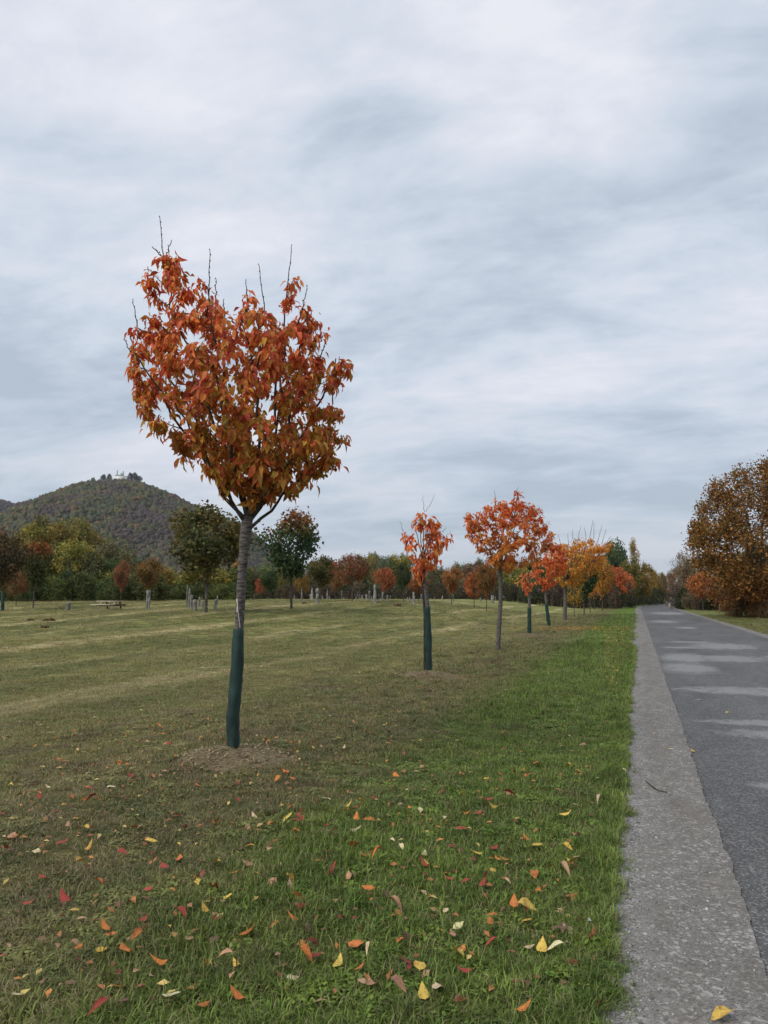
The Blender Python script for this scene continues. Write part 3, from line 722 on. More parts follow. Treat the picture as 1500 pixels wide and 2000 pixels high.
# ------------------------------------------------------------------ prototypes for the trees of the field and the woods
def proto_tree(seed, prof, zf, n_limb, n_t, per, card, trunk_r=.012, gap=-.15, freq=5.0, cards=True, top_tint=None, stems=1, jit=.22, wild=1.0):
    """unit-height tree: crown between zf*0.9 and 1, prof = (t, half width)"""
    r = np.random.default_rng(seed); prof = np.array(prof); pts = []
    while len(pts) < n_t:
        t = r.random(); a = r.random() * 6.283; hw = np.interp(t, prof[:, 0], prof[:, 1]) * (1 + wild * (.16 * math.sin(3 * a + seed) + .12 * math.sin(5 * a + 9 * t + seed)))
        if r.random() > (hw / prof[:, 1].max()) ** 1.3 + .05: continue
        q = math.sqrt(r.random()) ** .7 * hw; p = np.array([q * math.cos(a), q * math.sin(a), zf * .92 + t * (1 - zf * .92)])
        if lump(p, freq, seed) < gap: continue
        pts.append(p)
    T = np.array(pts); wood = MB(); tw = []
    trunk = np.array([(.012 * math.sin(3 * k + seed) * k / 5, .012 * math.cos(2 * k + seed) * k / 5, -.02 + (zf + .04) * k / 5) for k in range(6)]); trad = np.linspace(trunk_r * 1.3, trunk_r * .9, 6)
    order = np.argsort(np.arctan2(T[:, 1], T[:, 0])); lim = []
    for sc in np.array_split(order, n_limb):
        c = T[sc[np.argmax(T[sc, 2] + .5 * np.linalg.norm(T[sc, :2], axis=1))]]; a = trunk[-1 - int(r.integers(0, 2))]
        lim.append((a, np.array([a[0] * .4 + c[0] * .6, a[1] * .4 + c[1] * .6, a[2] * .6 + c[2] * .4]), c))
    tw = grow(r, trunk, trad, lim, T, wood, .0016, limb_sides=5, trunk_sides=7)
    P = []
    for t_ in tw:
        n = r.poisson(per); P.append(t_[-1] + r.normal(size=(n, 3)) * card * 1.25)
    P = np.concatenate(P); n = len(P)
    if cards:
        d = nrm(rand_dir(r, n) + np.array([0, 0, -.2])); nr = nrm(rand_dir(r, n) + np.array([0, 0, .5]))
        s = card * np.clip(r.normal(1, .25, n), .5, 1.6); g = 1 + r.normal(size=(n, 1)) * jit
        col = g * (1 + r.normal(size=(n, 3)) * np.array([.12, .07, .05]))
        cl = np.array([lump(p, 4.0, seed + 3) for p in P]); col = col * np.stack([1 + .45 * cl, 1 + .2 * cl, np.ones(n)], -1)
        if top_tint is not None:
            w = np.clip((P[:, 2] - top_tint[0]) / .15 + r.normal(size=n) * .4, 0, 1)[:, None]; col = col * (1 - w) + np.array(top_tint[1]) * w * g
        V, F, C = place(CARD_V, [CARD_F], P, d, nr, s, np.clip(col, .2, 8)); me = np_mesh('crown', V, F, M_FAR, C)
    return wood.mesh('trunk', M_BARKFAR, True), me
VASE = [(0, .06), (.2, .16), (.45, .27), (.7, .33), (.88, .27), (1, .08)]
UMB = [(0, .08), (.2, .25), (.5, .42), (.75, .45), (.92, .3), (1, .1)]
ROUND = [(0, .18), (.2, .30), (.5, .38), (.75, .33), (.92, .19), (1, .05)]
TALL = [(0, .1), (.15, .16), (.5, .19), (.8, .13), (1, .03)]
BUSH = [(0, .48), (.3, .6), (.6, .52), (.85, .3), (1, .08)]
PR = {
    'vaseA': proto_tree(1, VASE, .36, 7, 190, 26, .034, gap=-.2), 'vaseB': proto_tree(2, VASE, .36, 7, 190, 24, .034, gap=-.1, top_tint=(.78, (3.2, .95, .9))),
    'vaseC': proto_tree(3, UMB, .42, 8, 190, 24, .034, gap=-.1), 'vaseD': proto_tree(4, ROUND, .4, 7, 170, 24, .036, gap=-.05),
    'woodA': proto_tree(5, ROUND, .22, 8, 240, 26, .036, gap=-.12, freq=4.0), 'woodB': proto_tree(6, ROUND, .25, 8, 220, 24, .034, gap=-.05, freq=5.0),
    'woodC': proto_tree(7, TALL, .15, 7, 170, 22, .028, gap=-.1, freq=5.0), 'thin': proto_tree(8, ROUND, .2, 9, 260, 9, .026, gap=-.3, freq=3.0, trunk_r=.01),
    'bushA': proto_tree(9, BUSH, .04, 9, 220, 22, .05, gap=-.25, freq=3.0, trunk_r=.02), 'bushB': proto_tree(10, BUSH, .04, 9, 200, 20, .045, gap=-.1, freq=3.5, trunk_r=.02),
}
PHW = {'vaseA': .34, 'vaseB': .34, 'vaseC': .46, 'vaseD': .39, 'woodA': .39, 'woodB': .39, 'woodC': .2, 'thin': .39, 'bushA': .62, 'bushB': .62}
rp = np.random.default_rng(77)
def put_tree(name, proto, px, d, top_py, half_px, color, label, group, cat='tree', guard=False):
    b = Pd(px, d); b[2] -= .02; H = ztop(b, px, top_py) * 1.02; w = half_px * d / F_PX / PHW[proto]
    e = empty(name, b); tag(e, label, cat, group)
    rz = rp.random() * 6.28; wd, cr = PR[proto]
    for nm, me in (('trunk' if cat == 'tree' else 'stem', wd), ('crown' if cat == 'tree' else 'foliage', cr)):
        o = obj(nm, me, e); o.scale = (w, w, H); o.rotation_euler = (0, 0, rz)
        if me is cr: o.color = tuple(float(c) * k for c, k in zip(color, (2.1, 2.1, 2.0) if max(color) < .2 else (.92, 1.5, 1.0) if color[0] > 2.5 * color[1] else (1.2, 1.15, 1.1))) + (1,); o['kind'] = 'stuff'
    if guard:
        obj('trunk_guard', guard_mesh([(0, 0, -.02), (0, 0, .5), (0, 0, 1.05)], [.09, .095, .085], rp, M_GUARD), e)
    return e
DG = (.040, .052, .020); OB = (.075, .058, .020)
FIELD = [  # px, depth, top row, half width px, colour, kind, label
    (403, 38, 1000, 76, (.062, .056, .022), 'vaseA', 'dark olive brown tree with a straight trunk left of the large orange tree', False),
    (569, 42, 1010, 58, (.032, .048, .022), 'vaseB', 'dark green tree with reddish tips right of the large orange tree', False),
    (688, 55, 1088, 35, (.115, .050, .030), 'vaseC', 'flat umbrella shaped maroon brown tree in the field', False),
    (627, 58, 1092, 26, (.055, .048, .020), 'vaseA', 'dark olive tree left of the maroon umbrella shaped tree', False),
    (525, 62, 1118, 17, (.030, .045, .018), 'vaseA', 'small dark green tree beside the trunk of the large orange tree', False),
    (752, 66, 1112, 21, (.40, .085, .055), 'vaseD', 'round red tree behind the tall standing stones in mid field', False),
    (788, 60, 1104, 15, (.035, .042, .020), 'vaseA', 'narrow dark green tree left of the sparse salmon tree', False),
    (817, 68, 1128, 20, (.34, .085, .05), 'vaseD', 'low dull red tree behind the sparse salmon tree', False),
    (882, 66, 1112, 19, (.36, .10, .055), 'vaseA', 'dull red tree with a thin trunk right of the sparse salmon tree', False),
    (926, 64, 1122, 21, (.46, .10, .055), 'vaseD', 'bright red round tree left of the broad orange red tree', False),
    (950, 60, 1108, 20, (.25, .075, .04), 'vaseA', 'brownish red tree just left of the broad orange red tree trunk', False),
    (508, 75, 1132, 10, (.42, .08, .06), 'vaseD', 'small red tree right behind the trunk of the large orange tree', False),
    (589, 72, 1126, 14, (.30, .11, .045), 'vaseD', 'small rust tree behind the dark green tree with reddish tips', False),
    (655, 78, 1112, 16, (.26, .08, .045), 'vaseD', 'rust coloured tree between the dark olive tree and the maroon umbrella tree', False),
    (66, 45, 1064, 30, (.040, .046, .020), 'vaseB', 'dark green tree with an orange red top at the left edge of the field', False),
    (6, 42, 1046, 42, (.060, .042, .024), 'vaseA', 'dark tree with green trunk sleeve cut by the left picture edge', True),
    (32, 50, 1115, 24, (.11, .055, .028), 'vaseD', 'low russet tree between the two dark trees at the left edge', False),
    (236, 54, 1102, 15, (.12, .055, .03), 'vaseA', 'small russet tree above the picnic table', False),
    (288, 56, 1096, 24, (.10, .060, .024), 'vaseA', 'brownish tree behind the two legged standing stone', False),
]
for (px, d, top, hw, c, k, lab, gd) in FIELD: put_tree('field_tree', k, px, d, top, hw, c, lab, 'trees in the field', guard=gd)
ROWFAR = [
    (1121, 56, 1060, 24, (.42, .15, .04), 'thin', 'thin trunked nearly bare tree behind the golden orange tree'),
    (1140, 64, 1090, 30, (.024, .040, .018), 'vaseA', 'dark green leaning tree under the golden orange crown'),
    (1152, 74, 1085, 20, (.36, .13, .04), 'vaseA', 'slim orange tree behind the dark green roadside tree'),
    (1176, 84, 1096, 24, (.50, .15, .05), 'vaseA', 'orange red tree near the far end of the roadside row'),
    (1160, 90, 1105, 17, (.40, .16, .05), 'vaseD', 'small rust orange tree deep in the roadside row'),
    (1202, 100, 1112, 24, (.56, .10, .06), 'vaseD', 'bright red tree ending the roadside row'),
    (1222, 112, 1120, 18, (.55, .11, .06), 'vaseD', 'low red tree by the bend at the row end'),
]
for (px, d, top, hw, c, k, lab) in ROWFAR: put_tree('cherry_tree', k, px, d, top, hw, c, lab, 'young trees along the road')
put_tree('cherry_tree', 'vaseD', 1372, 84, 1120, 28, (.44, .10, .05), 'red tree across the road in front of the oak', 'young trees across the road')
put_tree('cherry_tree', 'vaseD', 1338, 100, 1150, 12, (.36, .16, .05), 'small yellow orange shrub like tree across the road by the bend', 'young trees across the road')

# ------------------------------------------------------------------ woods behind the field
def jit_col(c, k=.12): return tuple(np.array(c) * (1 + rp.normal() * k) * (1 + rp.normal(size=3) * .06))
LANDMARKS = [(-70, 'the left picture edge'), (10, 'the sleeved edge tree'), (66, 'the orange topped tree'), (132, 'the leaning stump stone'), (212, 'the picnic table'), (289, 'the two legged standing stone'), (368, 'the cluster of standing stones'), (403, 'the dark olive brown tree'), (470, 'the large orange tree trunk'), (525, 'the small dark green field tree'), (569, 'the reddish tipped tree'), (620, 'the thick carved stone'), (688, 'the maroon umbrella tree'), (732, 'the tallest two tier stone'), (788, 'the narrow dark green tree'), (837, 'the sparse salmon tree'), (882, 'the dull red field tree'), (926, 'the bright red round field tree'), (975, 'the broad orange red tree trunk'), (1034, 'the small thin orange tree'), (1073, 'the leaning orange red tree'), (1104, 'the golden orange tree'), (1150, 'the dark green roadside tree'), (1200, 'the red tree ending the row'), (1240, 'the slender pale yellow tree'), (1285, 'the road bend'), (1310, 'the concrete planter'), (1340, 'the half bare pinkish tree'), (1372, 'the red tree across the road'), (1406, 'the short verge post'), (1466, 'the oak trunk'), (1540, 'the right picture edge')]
USED = {}
def where_label(head, px):
    k = min(LANDMARKS, key=lambda q: abs(q[0] - px)); dx = px - k[0]
    side = 'straight behind' if abs(dx) < 8 else ('back left of' if dx < 0 else 'back right of')
    lab = head + ' ' + side + ' ' + k[1]; n = USED.get(lab, 0); USED[lab] = n + 1
    return lab if n == 0 else lab + [', the farther one', ', the third there', ', the fourth there'][min(n - 1, 2)]
OLIVE = (.120, .105, .030); GREEN = (.052, .066, .024); GREY = (.085, .082, .040); BROWN = (.085, .062, .040); YEL = (.20, .145, .035); BLUEG = (.070, .085, .048)
def outline(px, pts): return float(np.interp(px, [p[0] for p in pts], [p[1] for p in pts]))
LEFT_TOP = [(-140, 1040), (0, 1062), (40, 1030), (90, 1012), (135, 1012), (175, 1040), (220, 1055), (255, 1082), (300, 1106), (340, 1114), (400, 1106), (470, 1105), (520, 1110)]
for i, px in enumerate(np.arange(-130, 480, 21.0)):          # tall loose crowns of the left wood
    px = px + rp.normal() * 6; c = [OLIVE, GREY, OLIVE, GREEN, BROWN][i % 5]
    if px < 215: c = [(.10, .088, .03), (.115, .09, .03), GREY, (.105, .095, .032), OLIVE][i % 5]
    if 225 < px < 275: c = BLUEG
    put_tree('woodland_tree', ['woodA', 'woodB', 'thin', 'woodA', 'woodB'][i % 5], px, 74 + rp.random() * 14, outline(px, LEFT_TOP) + abs(rp.normal()) * 7, 34 + rp.random() * 14, jit_col(c), where_label(('tall olive', 'tall grey green', 'tall thin olive', 'tall green', 'tall brown')[i % 5] + ' wood tree', px), 'tall trees of the left wood')
for i, px in enumerate(np.arange(-120, 350, 27.0)):          # second storey
    px = px + rp.normal() * 6
    put_tree('woodland_tree', ['woodB', 'woodA'][i % 2], px, 67 + rp.random() * 4, outline(px, LEFT_TOP) + 38 + rp.random() * 26, 30 + rp.random() * 10, jit_col([GREEN, OLIVE, GREY][i % 3]), where_label(('mid height green', 'mid height olive', 'mid height grey green')[i % 3] + ' wood tree', px), 'mid height trees of the left wood')
for i, px in enumerate(np.arange(-110, 470, 22.0)):          # thicket along the field edge
    px = px + rp.normal() * 5; dd = 58 + 6 * rp.random() + (6 if px > 330 else 0)
    put_tree('thicket_bush', ['bushA', 'bushB'][i % 2], px, dd, 1112 + rp.random() * 24 + (18 if px > 330 else 0), 27 + rp.random() * 8, jit_col([(.042, .054, .02), (.062, .066, .024), (.034, .044, .018)][i % 3]), where_label(('dense green', 'olive green', 'very dark green')[i % 3] + ' bush', px), 'bushes along the left field edge', cat='bush')
MID_TOP = [(470, 1108), (520, 1104), (560, 1100), (625, 1094), (690, 1084), (740, 1080), (790, 1084), (830, 1092), (865, 1112), (900, 1106), (935, 1096), (960, 1096), (1000, 1096), (1060, 1092), (1140, 1090), (1200, 1070)]
for i, px in enumerate(np.arange(470, 1190, 19.0)):          # far wood across the middle
    px = px + rp.normal() * 5; ci = int(rp.integers(0, 5)); c = [GREY, BROWN, GREEN, OLIVE, BLUEG][ci]
    put_tree('woodland_tree', ['woodA', 'woodB', 'thin', 'woodA'][i % 4], px, 108 + rp.random() * 22, outline(px, MID_TOP) + abs(rp.normal()) * 6, 19 + rp.random() * 8, jit_col(c, .15), where_label(('grey green', 'brown', 'green', 'olive', 'bluish green')[ci] + ' far wood tree', px), 'trees of the far wood')
for i, px in enumerate(np.arange(460, 1240, 15.0)):          # its brown understorey
    px = px + rp.normal() * 4
    put_tree('thicket_bush', ['bushA', 'bushB'][i % 2], px, 97 + rp.random() * 8, 1136 + rp.random() * 12, 16 + rp.random() * 6, jit_col([(.046, .036, .026), (.060, .046, .030), (.034, .036, .020)][i % 3]), where_label(('dark brown', 'light brown', 'dark olive')[i % 3] + ' understorey bush', px), 'understorey of the far wood', cat='bush')
for i, (px, d, top, hw, c, k, lab) in enumerate([
    (462, 100, 1100, 12, (.45, .2, .04), 'woodC', 'yellow orange tree right behind the large orange tree trunk'),
    (488, 104, 1112, 9, (.42, .19, .04), 'woodB', 'small golden tree right of the large orange tree trunk'),
    (738, 124, 1084, 30, (.060, .078, .030), 'woodA', 'wide green tree topping the far wood in mid picture'),
    (943, 128, 1094, 20, (.095, .11, .060), 'woodA', 'round pale green tree topping the far wood left of the broad orange red tree'),
    (893, 122, 1102, 14, (.11, .105, .055), 'woodC', 'pale yellowish tree left of the round pale green tree'),
    (1208, 125, 1058, 24, (.050, .068, .032), 'woodA', 'tall dark green tree left of the road end'),
    (1240, 128, 1058, 11, (.30, .23, .10), 'woodC', 'slender pale yellow tree left of the road end'),
    (1256, 126, 1100, 20, (.12, .085, .025), 'woodB', 'olive brown tree right of the slender pale yellow tree'),
    (1272, 150, 1112, 15, (.17, .105, .03), 'woodB', 'ochre tree at the left of the road bend'),
    (1230, 122, 1095, 20, (.085, .075, .025), 'woodA', 'dark olive tree under the slender pale yellow tree'),
    (1196, 132, 1080, 22, (.055, .062, .03), 'woodB', 'dull green tree behind the golden orange tree'),
    (1290, 240, 1120, 14, (.10, .075, .025), 'woodA', 'distant olive tree over the road bend'),
    (1306, 236, 1122, 13, (.09, .06, .03), 'woodB', 'distant brown tree over the road bend'),
    (1278, 262, 1126, 14, (.12, .07, .03), 'woodB', 'farthest tree closing the view along the road'),
    (1322, 170, 1108, 16, (.10, .066, .04), 'woodB', 'brown tree right of the road bend'),
    (1340, 130, 1078, 26, (.125, .085, .055), 'thin', 'half bare pinkish brown tree left of the oak'),
    (1352, 122, 1090, 22, (.085, .062, .035), 'woodB', 'brown leafy tree against the half bare tree'),
    (1390, 110, 1100, 30, (.075, .060, .03), 'woodB', 'dull brown tree behind the red tree across the road'),
    (1440, 100, 1085, 40, (.08, .055, .028), 'woodA', 'brown tree behind the oak'),
    (1500, 96, 1060, 46, (.085, .058, .03), 'woodA', 'brown tree behind the oak at the right picture edge'),
]):
    put_tree('woodland_tree', k, px, d, top, hw, c, lab, None)
for i, px in enumerate(np.arange(1226, 1300, 13.0)):
    put_tree('thicket_bush', ['bushA', 'bushB'][i % 2], px, 124 + 5 * i + rp.random() * 6, 1146 + rp.random() * 8, 15, jit_col([(.03, .034, .018), (.045, .036, .022)][i % 2]), where_label(('dark green', 'dark brown')[i % 2] + ' bush at the road end', px), 'bushes at the road end', cat='bush')
for i, px in enumerate(np.arange(1276, 1330, 10.0)):
    put_tree('thicket_bush', ['bushA', 'bushB'][i % 2], px, 262 + rp.random() * 10, 1148 + rp.random() * 6, 12, jit_col((.035, .034, .018)), where_label('far dark bush closing the road', px), 'bushes closing the road bend', cat='bush')
for i, px in enumerate(np.arange(1326, 1600, 15.0)):          # brush on the right of the road
    d_ = 92 - 28 * (px - 1326) / 270 + rp.random() * 4
    put_tree('thicket_bush', ['bushB', 'bushA'][i % 2], px, d_, 1150 + rp.random() * 14 - (6 if px < 1360 else 0), 18 + rp.random() * 6, jit_col([(.050, .040, .030), (.030, .034, .018), (.070, .052, .034)][i % 3]), where_label(('brown', 'dark green', 'pale brown')[i % 3] + ' brush', px), 'brush across the road', cat='bush')

# ------------------------------------------------------------------ the oak across the road
for i, (px, d_, top) in enumerate([(1425, 60, 1168), (1448, 56, 1172), (1478, 54.5, 1170), (1500, 53.5, 1174)]):
    put_tree('thicket_bush', ['bushB', 'bushA'][i % 2], px, d_, top, 22, [(.10, .052, .022), (.075, .050, .026)][i % 2], where_label('russet low bush close under the oak,', px), 'brush across the road', cat='bush')
def build_oak():
    r = np.random.default_rng(91)
    base = G(1466, 1206); base[2] -= .05; D = depth(base); px = D / F_PX
    b0 = base.copy()
    trunk = np.array([W(u, v, D, base) for u, v in [(1472, 1208), (1474, 1180), (1480, 1150), (1484, 1110)]]); trunk = np.stack([np.interp(np.linspace(0, 1, 10), np.linspace(0, 1, 4), trunk[:, a]) for a in range(3)], -1)
    poly = [(1410, 1184), (1376, 1146), (1362, 1110), (1350, 1085), (1346, 1055), (1352, 1035), (1362, 1010), (1368, 990), (1384, 975), (1392, 955), (1404, 935), (1420, 932), (1440, 925), (1462, 916), (1482, 906), (1510, 905), (1545, 915), (1580, 940), (1610, 980), (1630, 1030), (1630, 1080), (1610, 1130), (1570, 1175), (1520, 1188), (1450, 1188)]
    T = crown_points(r, poly, D, base, 600, .85, 5, -.15, .5)
    lim = []
    for sc in np.array_split(np.argsort(np.arctan2(T[:, 2] - 4.5, (T @ RIGHT))), 13):
        c = T[sc[np.argmax(np.linalg.norm(T[sc] - trunk[-1], axis=1))]]; a = trunk[-1 - int(r.integers(0, 4))]
        lim.append((a, a * .5 + c * .5 + np.array([0, 0, .5]), c))
    wood = MB(); tw = grow(r, trunk, np.linspace(.26, .2, 10), lim, T, wood, .016, limb_r=.13)
    P = np.concatenate([t[-1] + r.normal(size=(r.poisson(78), 3)) * .29 for t in tw] + [t[3] + r.normal(size=(r.poisson(8), 3)) * .22 for t in tw]); n = len(P)
    d = nrm(rand_dir(r, n) + np.array([0, 0, -.25])); nr = nrm(rand_dir(r, n) + np.array([0, 0, .4])); s = .155 * np.clip(r.normal(1, .25, n), .5, 1.6)
    col = 1.6 * pick_col(r, n, [(.15, .065, .022), (.18, .085, .022), (.11, .072, .022), (.085, .070, .022), (.21, .095, .03)], [4, 3, 3, 2, 1.5], .2)
    low = np.clip((3.4 - P[:, 2]) / 2 + r.normal(size=n) * .3 + ((P @ RIGHT) > 0) * .5, 0, 1)[:, None]; col = col * (1 - low * .7) + pick_col(r, n, [(.26, .10, .03), (.2, .08, .03)], [1, 1]) * low * .7
    V, F, C = place(CARD_V, [CARD_F], P, d, nr, s, col)
    e = empty('oak_tree', b0); tag(e, 'big brown leaved oak at the right picture edge across the road', 'tree')
    obj('trunk', wood.mesh('trunk', M_BARKFAR, True), e); c = obj('crown', np_mesh('crown', V, F, M_FAR, C), e); c['kind'] = 'stuff'
build_oak()

# ------------------------------------------------------------------ hills
def lattice_noise(x, y, seed, octs=4):
    r = np.random.default_rng(seed); z = np.zeros_like(x)
    for o in range(octs):
        for k in range(4):
            a = r.random() * 6.28; ph = r.random() * 6.28; f = 2 ** o
            z += np.sin((x * math.cos(a) + y * math.sin(a)) * f + ph) / f / 4
    return z
def make_forest_floor():
    t = NT('forest_floor'); p = t.pos()
    n = t.noise(p, .02, 5, .6)
    return t.bsdf(t.mix(t.rng(n, .35, .65), (.035, .036, .022), (.06, .045, .034)), 1, .0)
M_FOREST = make_forest_floor()
def make_hill(name, D, prof, front, back, seed, n_tree, crown_r, pal, wts, dark=1.0):
    """ridge standing D metres away; prof = picture outline of the ridge; forest crowns scattered over its near slope"""
    r = np.random.default_rng(seed)
    u = np.linspace(prof[0][0], prof[-1][0], 150); top = np.array([outline(x, prof) for x in u])
    k = np.ones(5) / 5; top[2:-2] = np.convolve(top, k, 'valid')
    ridge = np.array([CAM + ray(a, HY) * D for a in u]); hgt = np.array([CAM_H + (HY - b) / F_PX * D * 1.005 for b in top]) - 2.0
    w = np.concatenate([-np.linspace(front, 0, 60), np.linspace(0, back, 14)[1:]])
    fwd = np.array([FWD[0], FWD[1], 0]); fwd /= np.linalg.norm(fwd)
    ww = np.where(w < 0, -w / front, w / back)
    fall = 1 - sm(ww) * .75 - ww * .25
    X = ridge[None, :, 0] + w[:, None] * fwd[0]; Y = ridge[None, :, 1] + w[:, None] * fwd[1]
    nz = lattice_noise(X / 95, Y / 95, seed)
    spur = 1 + .16 * nz * np.clip(4 * ww * (1 - ww), 0, 1)[:, None]
    Z = np.maximum(hgt, 0)[None] * fall[:, None] * spur + 0.0 - 1.5
    V = np.stack([X, Y, Z], -1); ny, nx = Z.shape
    i = np.arange(ny - 1)[:, None] * nx; j = np.arange(nx - 1)[None]
    F = np.stack([i + j, i + j + 1, i + nx + j + 1, i + nx + j], -1).reshape(-1, 4)
    h = obj(name, np_mesh(name, V.reshape(-1, 3), F, M_FOREST, smooth=True)); tag(h, kind='structure')
    fi = r.random(n_tree) ** .9 * (ny - 16 + 4); fj = r.random(n_tree) * (nx - 1.01)
    i0 = fi.astype(int); j0 = fj.astype(int); a = (fi - i0)[:, None]; b = (fj - j0)[:, None]
    P = V[i0, j0] * (1 - a) * (1 - b) + V[i0 + 1, j0] * a * (1 - b) + V[i0, j0 + 1] * (1 - a) * b + V[i0 + 1, j0 + 1] * a * b
    keep = P[:, 2] > 4
    P = P[keep]
    # crown shapes: knobbly domes, one per colour
    protos = []
    g = np.array([(math.cos(q) * math.cos(e_), math.sin(q) * math.cos(e_), math.sin(e_)) for e_ in np.linspace(-.5, 1.35, 6) for q in np.linspace(0, 6.283, 10, endpoint=False)])
    ii = np.arange(5)[:, None] * 10; jj = np.arange(10)[None]
    gf = np.stack([ii + jj, ii + (jj + 1) % 10, ii + 10 + (jj + 1) % 10, ii + 10 + jj], -1).reshape(-1, 4); capf = np.arange(50, 60)[None]
    for c in pal:
        for q in range(2):
            k_ = 1 + r.normal(size=(60, 1)) * .2; v = g * k_ * np.array([1, 1, 1.05]); cc = (np.array(c) * .72 + np.array([.056, .044, .030]) * .28) * dark * (1 + r.normal(size=(60, 1)) * .22)
            protos.append((v, [gf, capf], np.clip(cc, .01, 1)))
    # colour grouped in drifts
    dr = np.array([lump(p, 1 / 60., seed) for p in P]) + r.normal(size=len(P)) * .15
    cum = np.cumsum(np.array(wts) / np.sum(wts)); rank = np.argsort(np.argsort(dr)) / len(dr)
    ci = np.searchsorted(cum, rank, side='right').clip(0, len(pal) - 1)
    sc = crown_r * np.clip(r.normal(1, .28, len(P)), .5, 1.8)
    ci = ci.astype(int); S = np.stack([sc, sc, sc * r.uniform(.8, 1.25, len(P))], -1); P = P + np.stack([np.zeros(len(P)), np.zeros(len(P)), sc * .5], -1)
    o = gn_scatter('forest', protos, P, np.stack([np.zeros(len(P)), np.zeros(len(P)), r.random(len(P)) * 6.28], -1), S, ci * 2 + r.integers(0, 2, len(P)), M_FAR)
    return o, ridge, V
HILL = [(-260, 1120), (-160, 1075), (-60, 1040), (0, 1014), (60, 988), (130, 953), (165, 942), (190, 938.5), (250, 938.5), (275, 945), (330, 967), (380, 992), (440, 1014), (490, 1040), (520, 1066), (545, 1095), (575, 1118), (640, 1150), (700, 1166)]
f1, _, _ = make_hill('hill', 1716, HILL, 620, 400, 3, 20000, 3.6, [(.044, .034, .033), (.056, .040, .030), (.038, .046, .020), (.070, .066, .022), (.050, .054, .020), (.100, .048, .020), (.030, .044, .022)], [3, 2.4, 2.6, 1.6, 2, .6, 1.6], 2.0)
tag(f1, 'autumn forest covering the hill with the white church', 'forest', kind='stuff')
HILL2 = [(-420, 960), (-300, 950), (-160, 962), (-50, 978), (0, 985), (30, 991), (60, 1000), (130, 1030), (220, 1090), (300, 1150)]
f2, _, _ = make_hill('hill_behind', 2700, HILL2, 600, 400, 5, 3000, 9.0, [(.040, .030, .034), (.046, .036, .034), (.036, .036, .028)], [3, 2, 1], 1.8)
tag(f2, 'dark forest on the farther hill at the left picture edge', 'forest', kind='stuff')

# ------------------------------------------------------------------ white church on the summit
def build_church():
    D = 1722; b = CAM + ray(227, HY) * D; s = D / F_PX
    b = np.array([b[0], b[1], CAM_H + (HY - 934.5) / F_PX * D])
    M_WH = simple('white_render', (.82, .80, .74), .9, .2, .06, .3); M_CU = simple('verdigris_copper', (.20, .36, .32), .7, .3, .12, .4); M_RF = simple('brown_roof', (.12, .085, .07), .8, .2, .15, .3); M_WN = simple('dark_window', (.03, .03, .035), .4, .4, .1, 1); M_GR = simple('grey_tower', (.36, .37, .37), .9, .2, .1, .5)
    e = empty('hilltop_church', b); e.rotation_euler = (0, 0, YAW)
    tag(e, 'white church with a green copper dome on top of the hill', 'church')
    def part(nm, mb, m, par=e, smooth=False): return obj(nm, mb.mesh(nm, m, smooth), par)
    w = MB(); w.box((-2 * s, 0, 1.5 * s), (18 * s, 14 * s, 11 * s)); w.box((9.3 * s, 1 * s, 1 * s), (7 * s, 10 * s, 9.4 * s)); wall = part('wall', w, M_WH)
    for x, z, q in [(-8, 4.6, 1), (-2.2, 4.6, 1), (2.6, 4.6, 1), (-5, .8, .9), (0, .8, .9), (8.2, 3.4, .9), (10.6, 3.4, .9)]:
        m = MB(); m.box((x * s, (-7.03 if x < 8 else -4.03) * s, z * s), (q * s, .1 * s, 1.5 * q * s)); part('window', m, M_WN, wall)
    m = MB(); m.box((8.6 * s, -4.03 * s, -1.2 * s), (1.8 * s, .12 * s, 3 * s)); part('door', m, M_WN, wall)
    m = MB(); V = np.array([(-11.2, -7.2, 7.0), (7.2, -7.2, 7.0), (7.2, 7.2, 7.0), (-11.2, 7.2, 7.0), (-9.5, 0, 9.6), (3, 0, 9.6)]) * s
    m.add(V, [np.array([(0, 1, 5, 4), (2, 3, 4, 5)]), np.array([(1, 2, 5), (3, 0, 4)])]); m.add((np.array([(5.9, -4.2, 5.75), (13, -4.2, 5.75), (13, 6.2, 5.75), (5.9, 6.2, 5.75), (7.5, 1, 7.4), (11.4, 1, 7.4)]) * s), [np.array([(0, 1, 5, 4), (2, 3, 4, 5)]), np.array([(1, 2, 5), (3, 0, 4)])])
    part('roof', m, M_RF)
    a = np.linspace(0, 1.45, 7); P = np.array([(1.6 * s, 0, (8.2 + 4.8 * math.sin(q)) * s) for q in a]); m = MB(); m.add(*tube(np.concatenate([[(1.6 * s, 0, 7.0 * s)], P]), np.concatenate([[4.6 * s], 4.6 * s * np.cos(a)]), 14)); dome = part('dome', m, M_CU, e, True)
    m = MB(); m.add(*tube([(1.6 * s, 0, 12.6 * s), (1.6 * s, 0, 14.2 * s), (1.6 * s, 0, 15.4 * s)], [.9 * s, .9 * s, .1 * s], 8)); part('lantern', m, M_GR, dome)
    for x in (-8.6, 3.6):
        m = MB(); hh = 17.5 if x < 0 else 16; m.box((x * s, 3 * s, (hh / 2 + 1) * s), (1.9 * s, 1.9 * s, hh * s)); tw = part('tower', m, M_GR)
        m = MB(); m.add(*tube([(x * s, 3 * s, (hh + 1) * s), (x * s, 3 * s, (hh + 2) * s), (x * s, 3 * s, (hh + 3.4) * s)], [1.1 * s, .8 * s, .05 * s], 8)); part('spire', m, M_CU, tw)
    m = MB(); m.box((-15 * s, -4 * s, -2.6 * s), (8 * s, 1 * s, 2.4 * s)); part('terrace_wall', m, M_WH)
build_church()
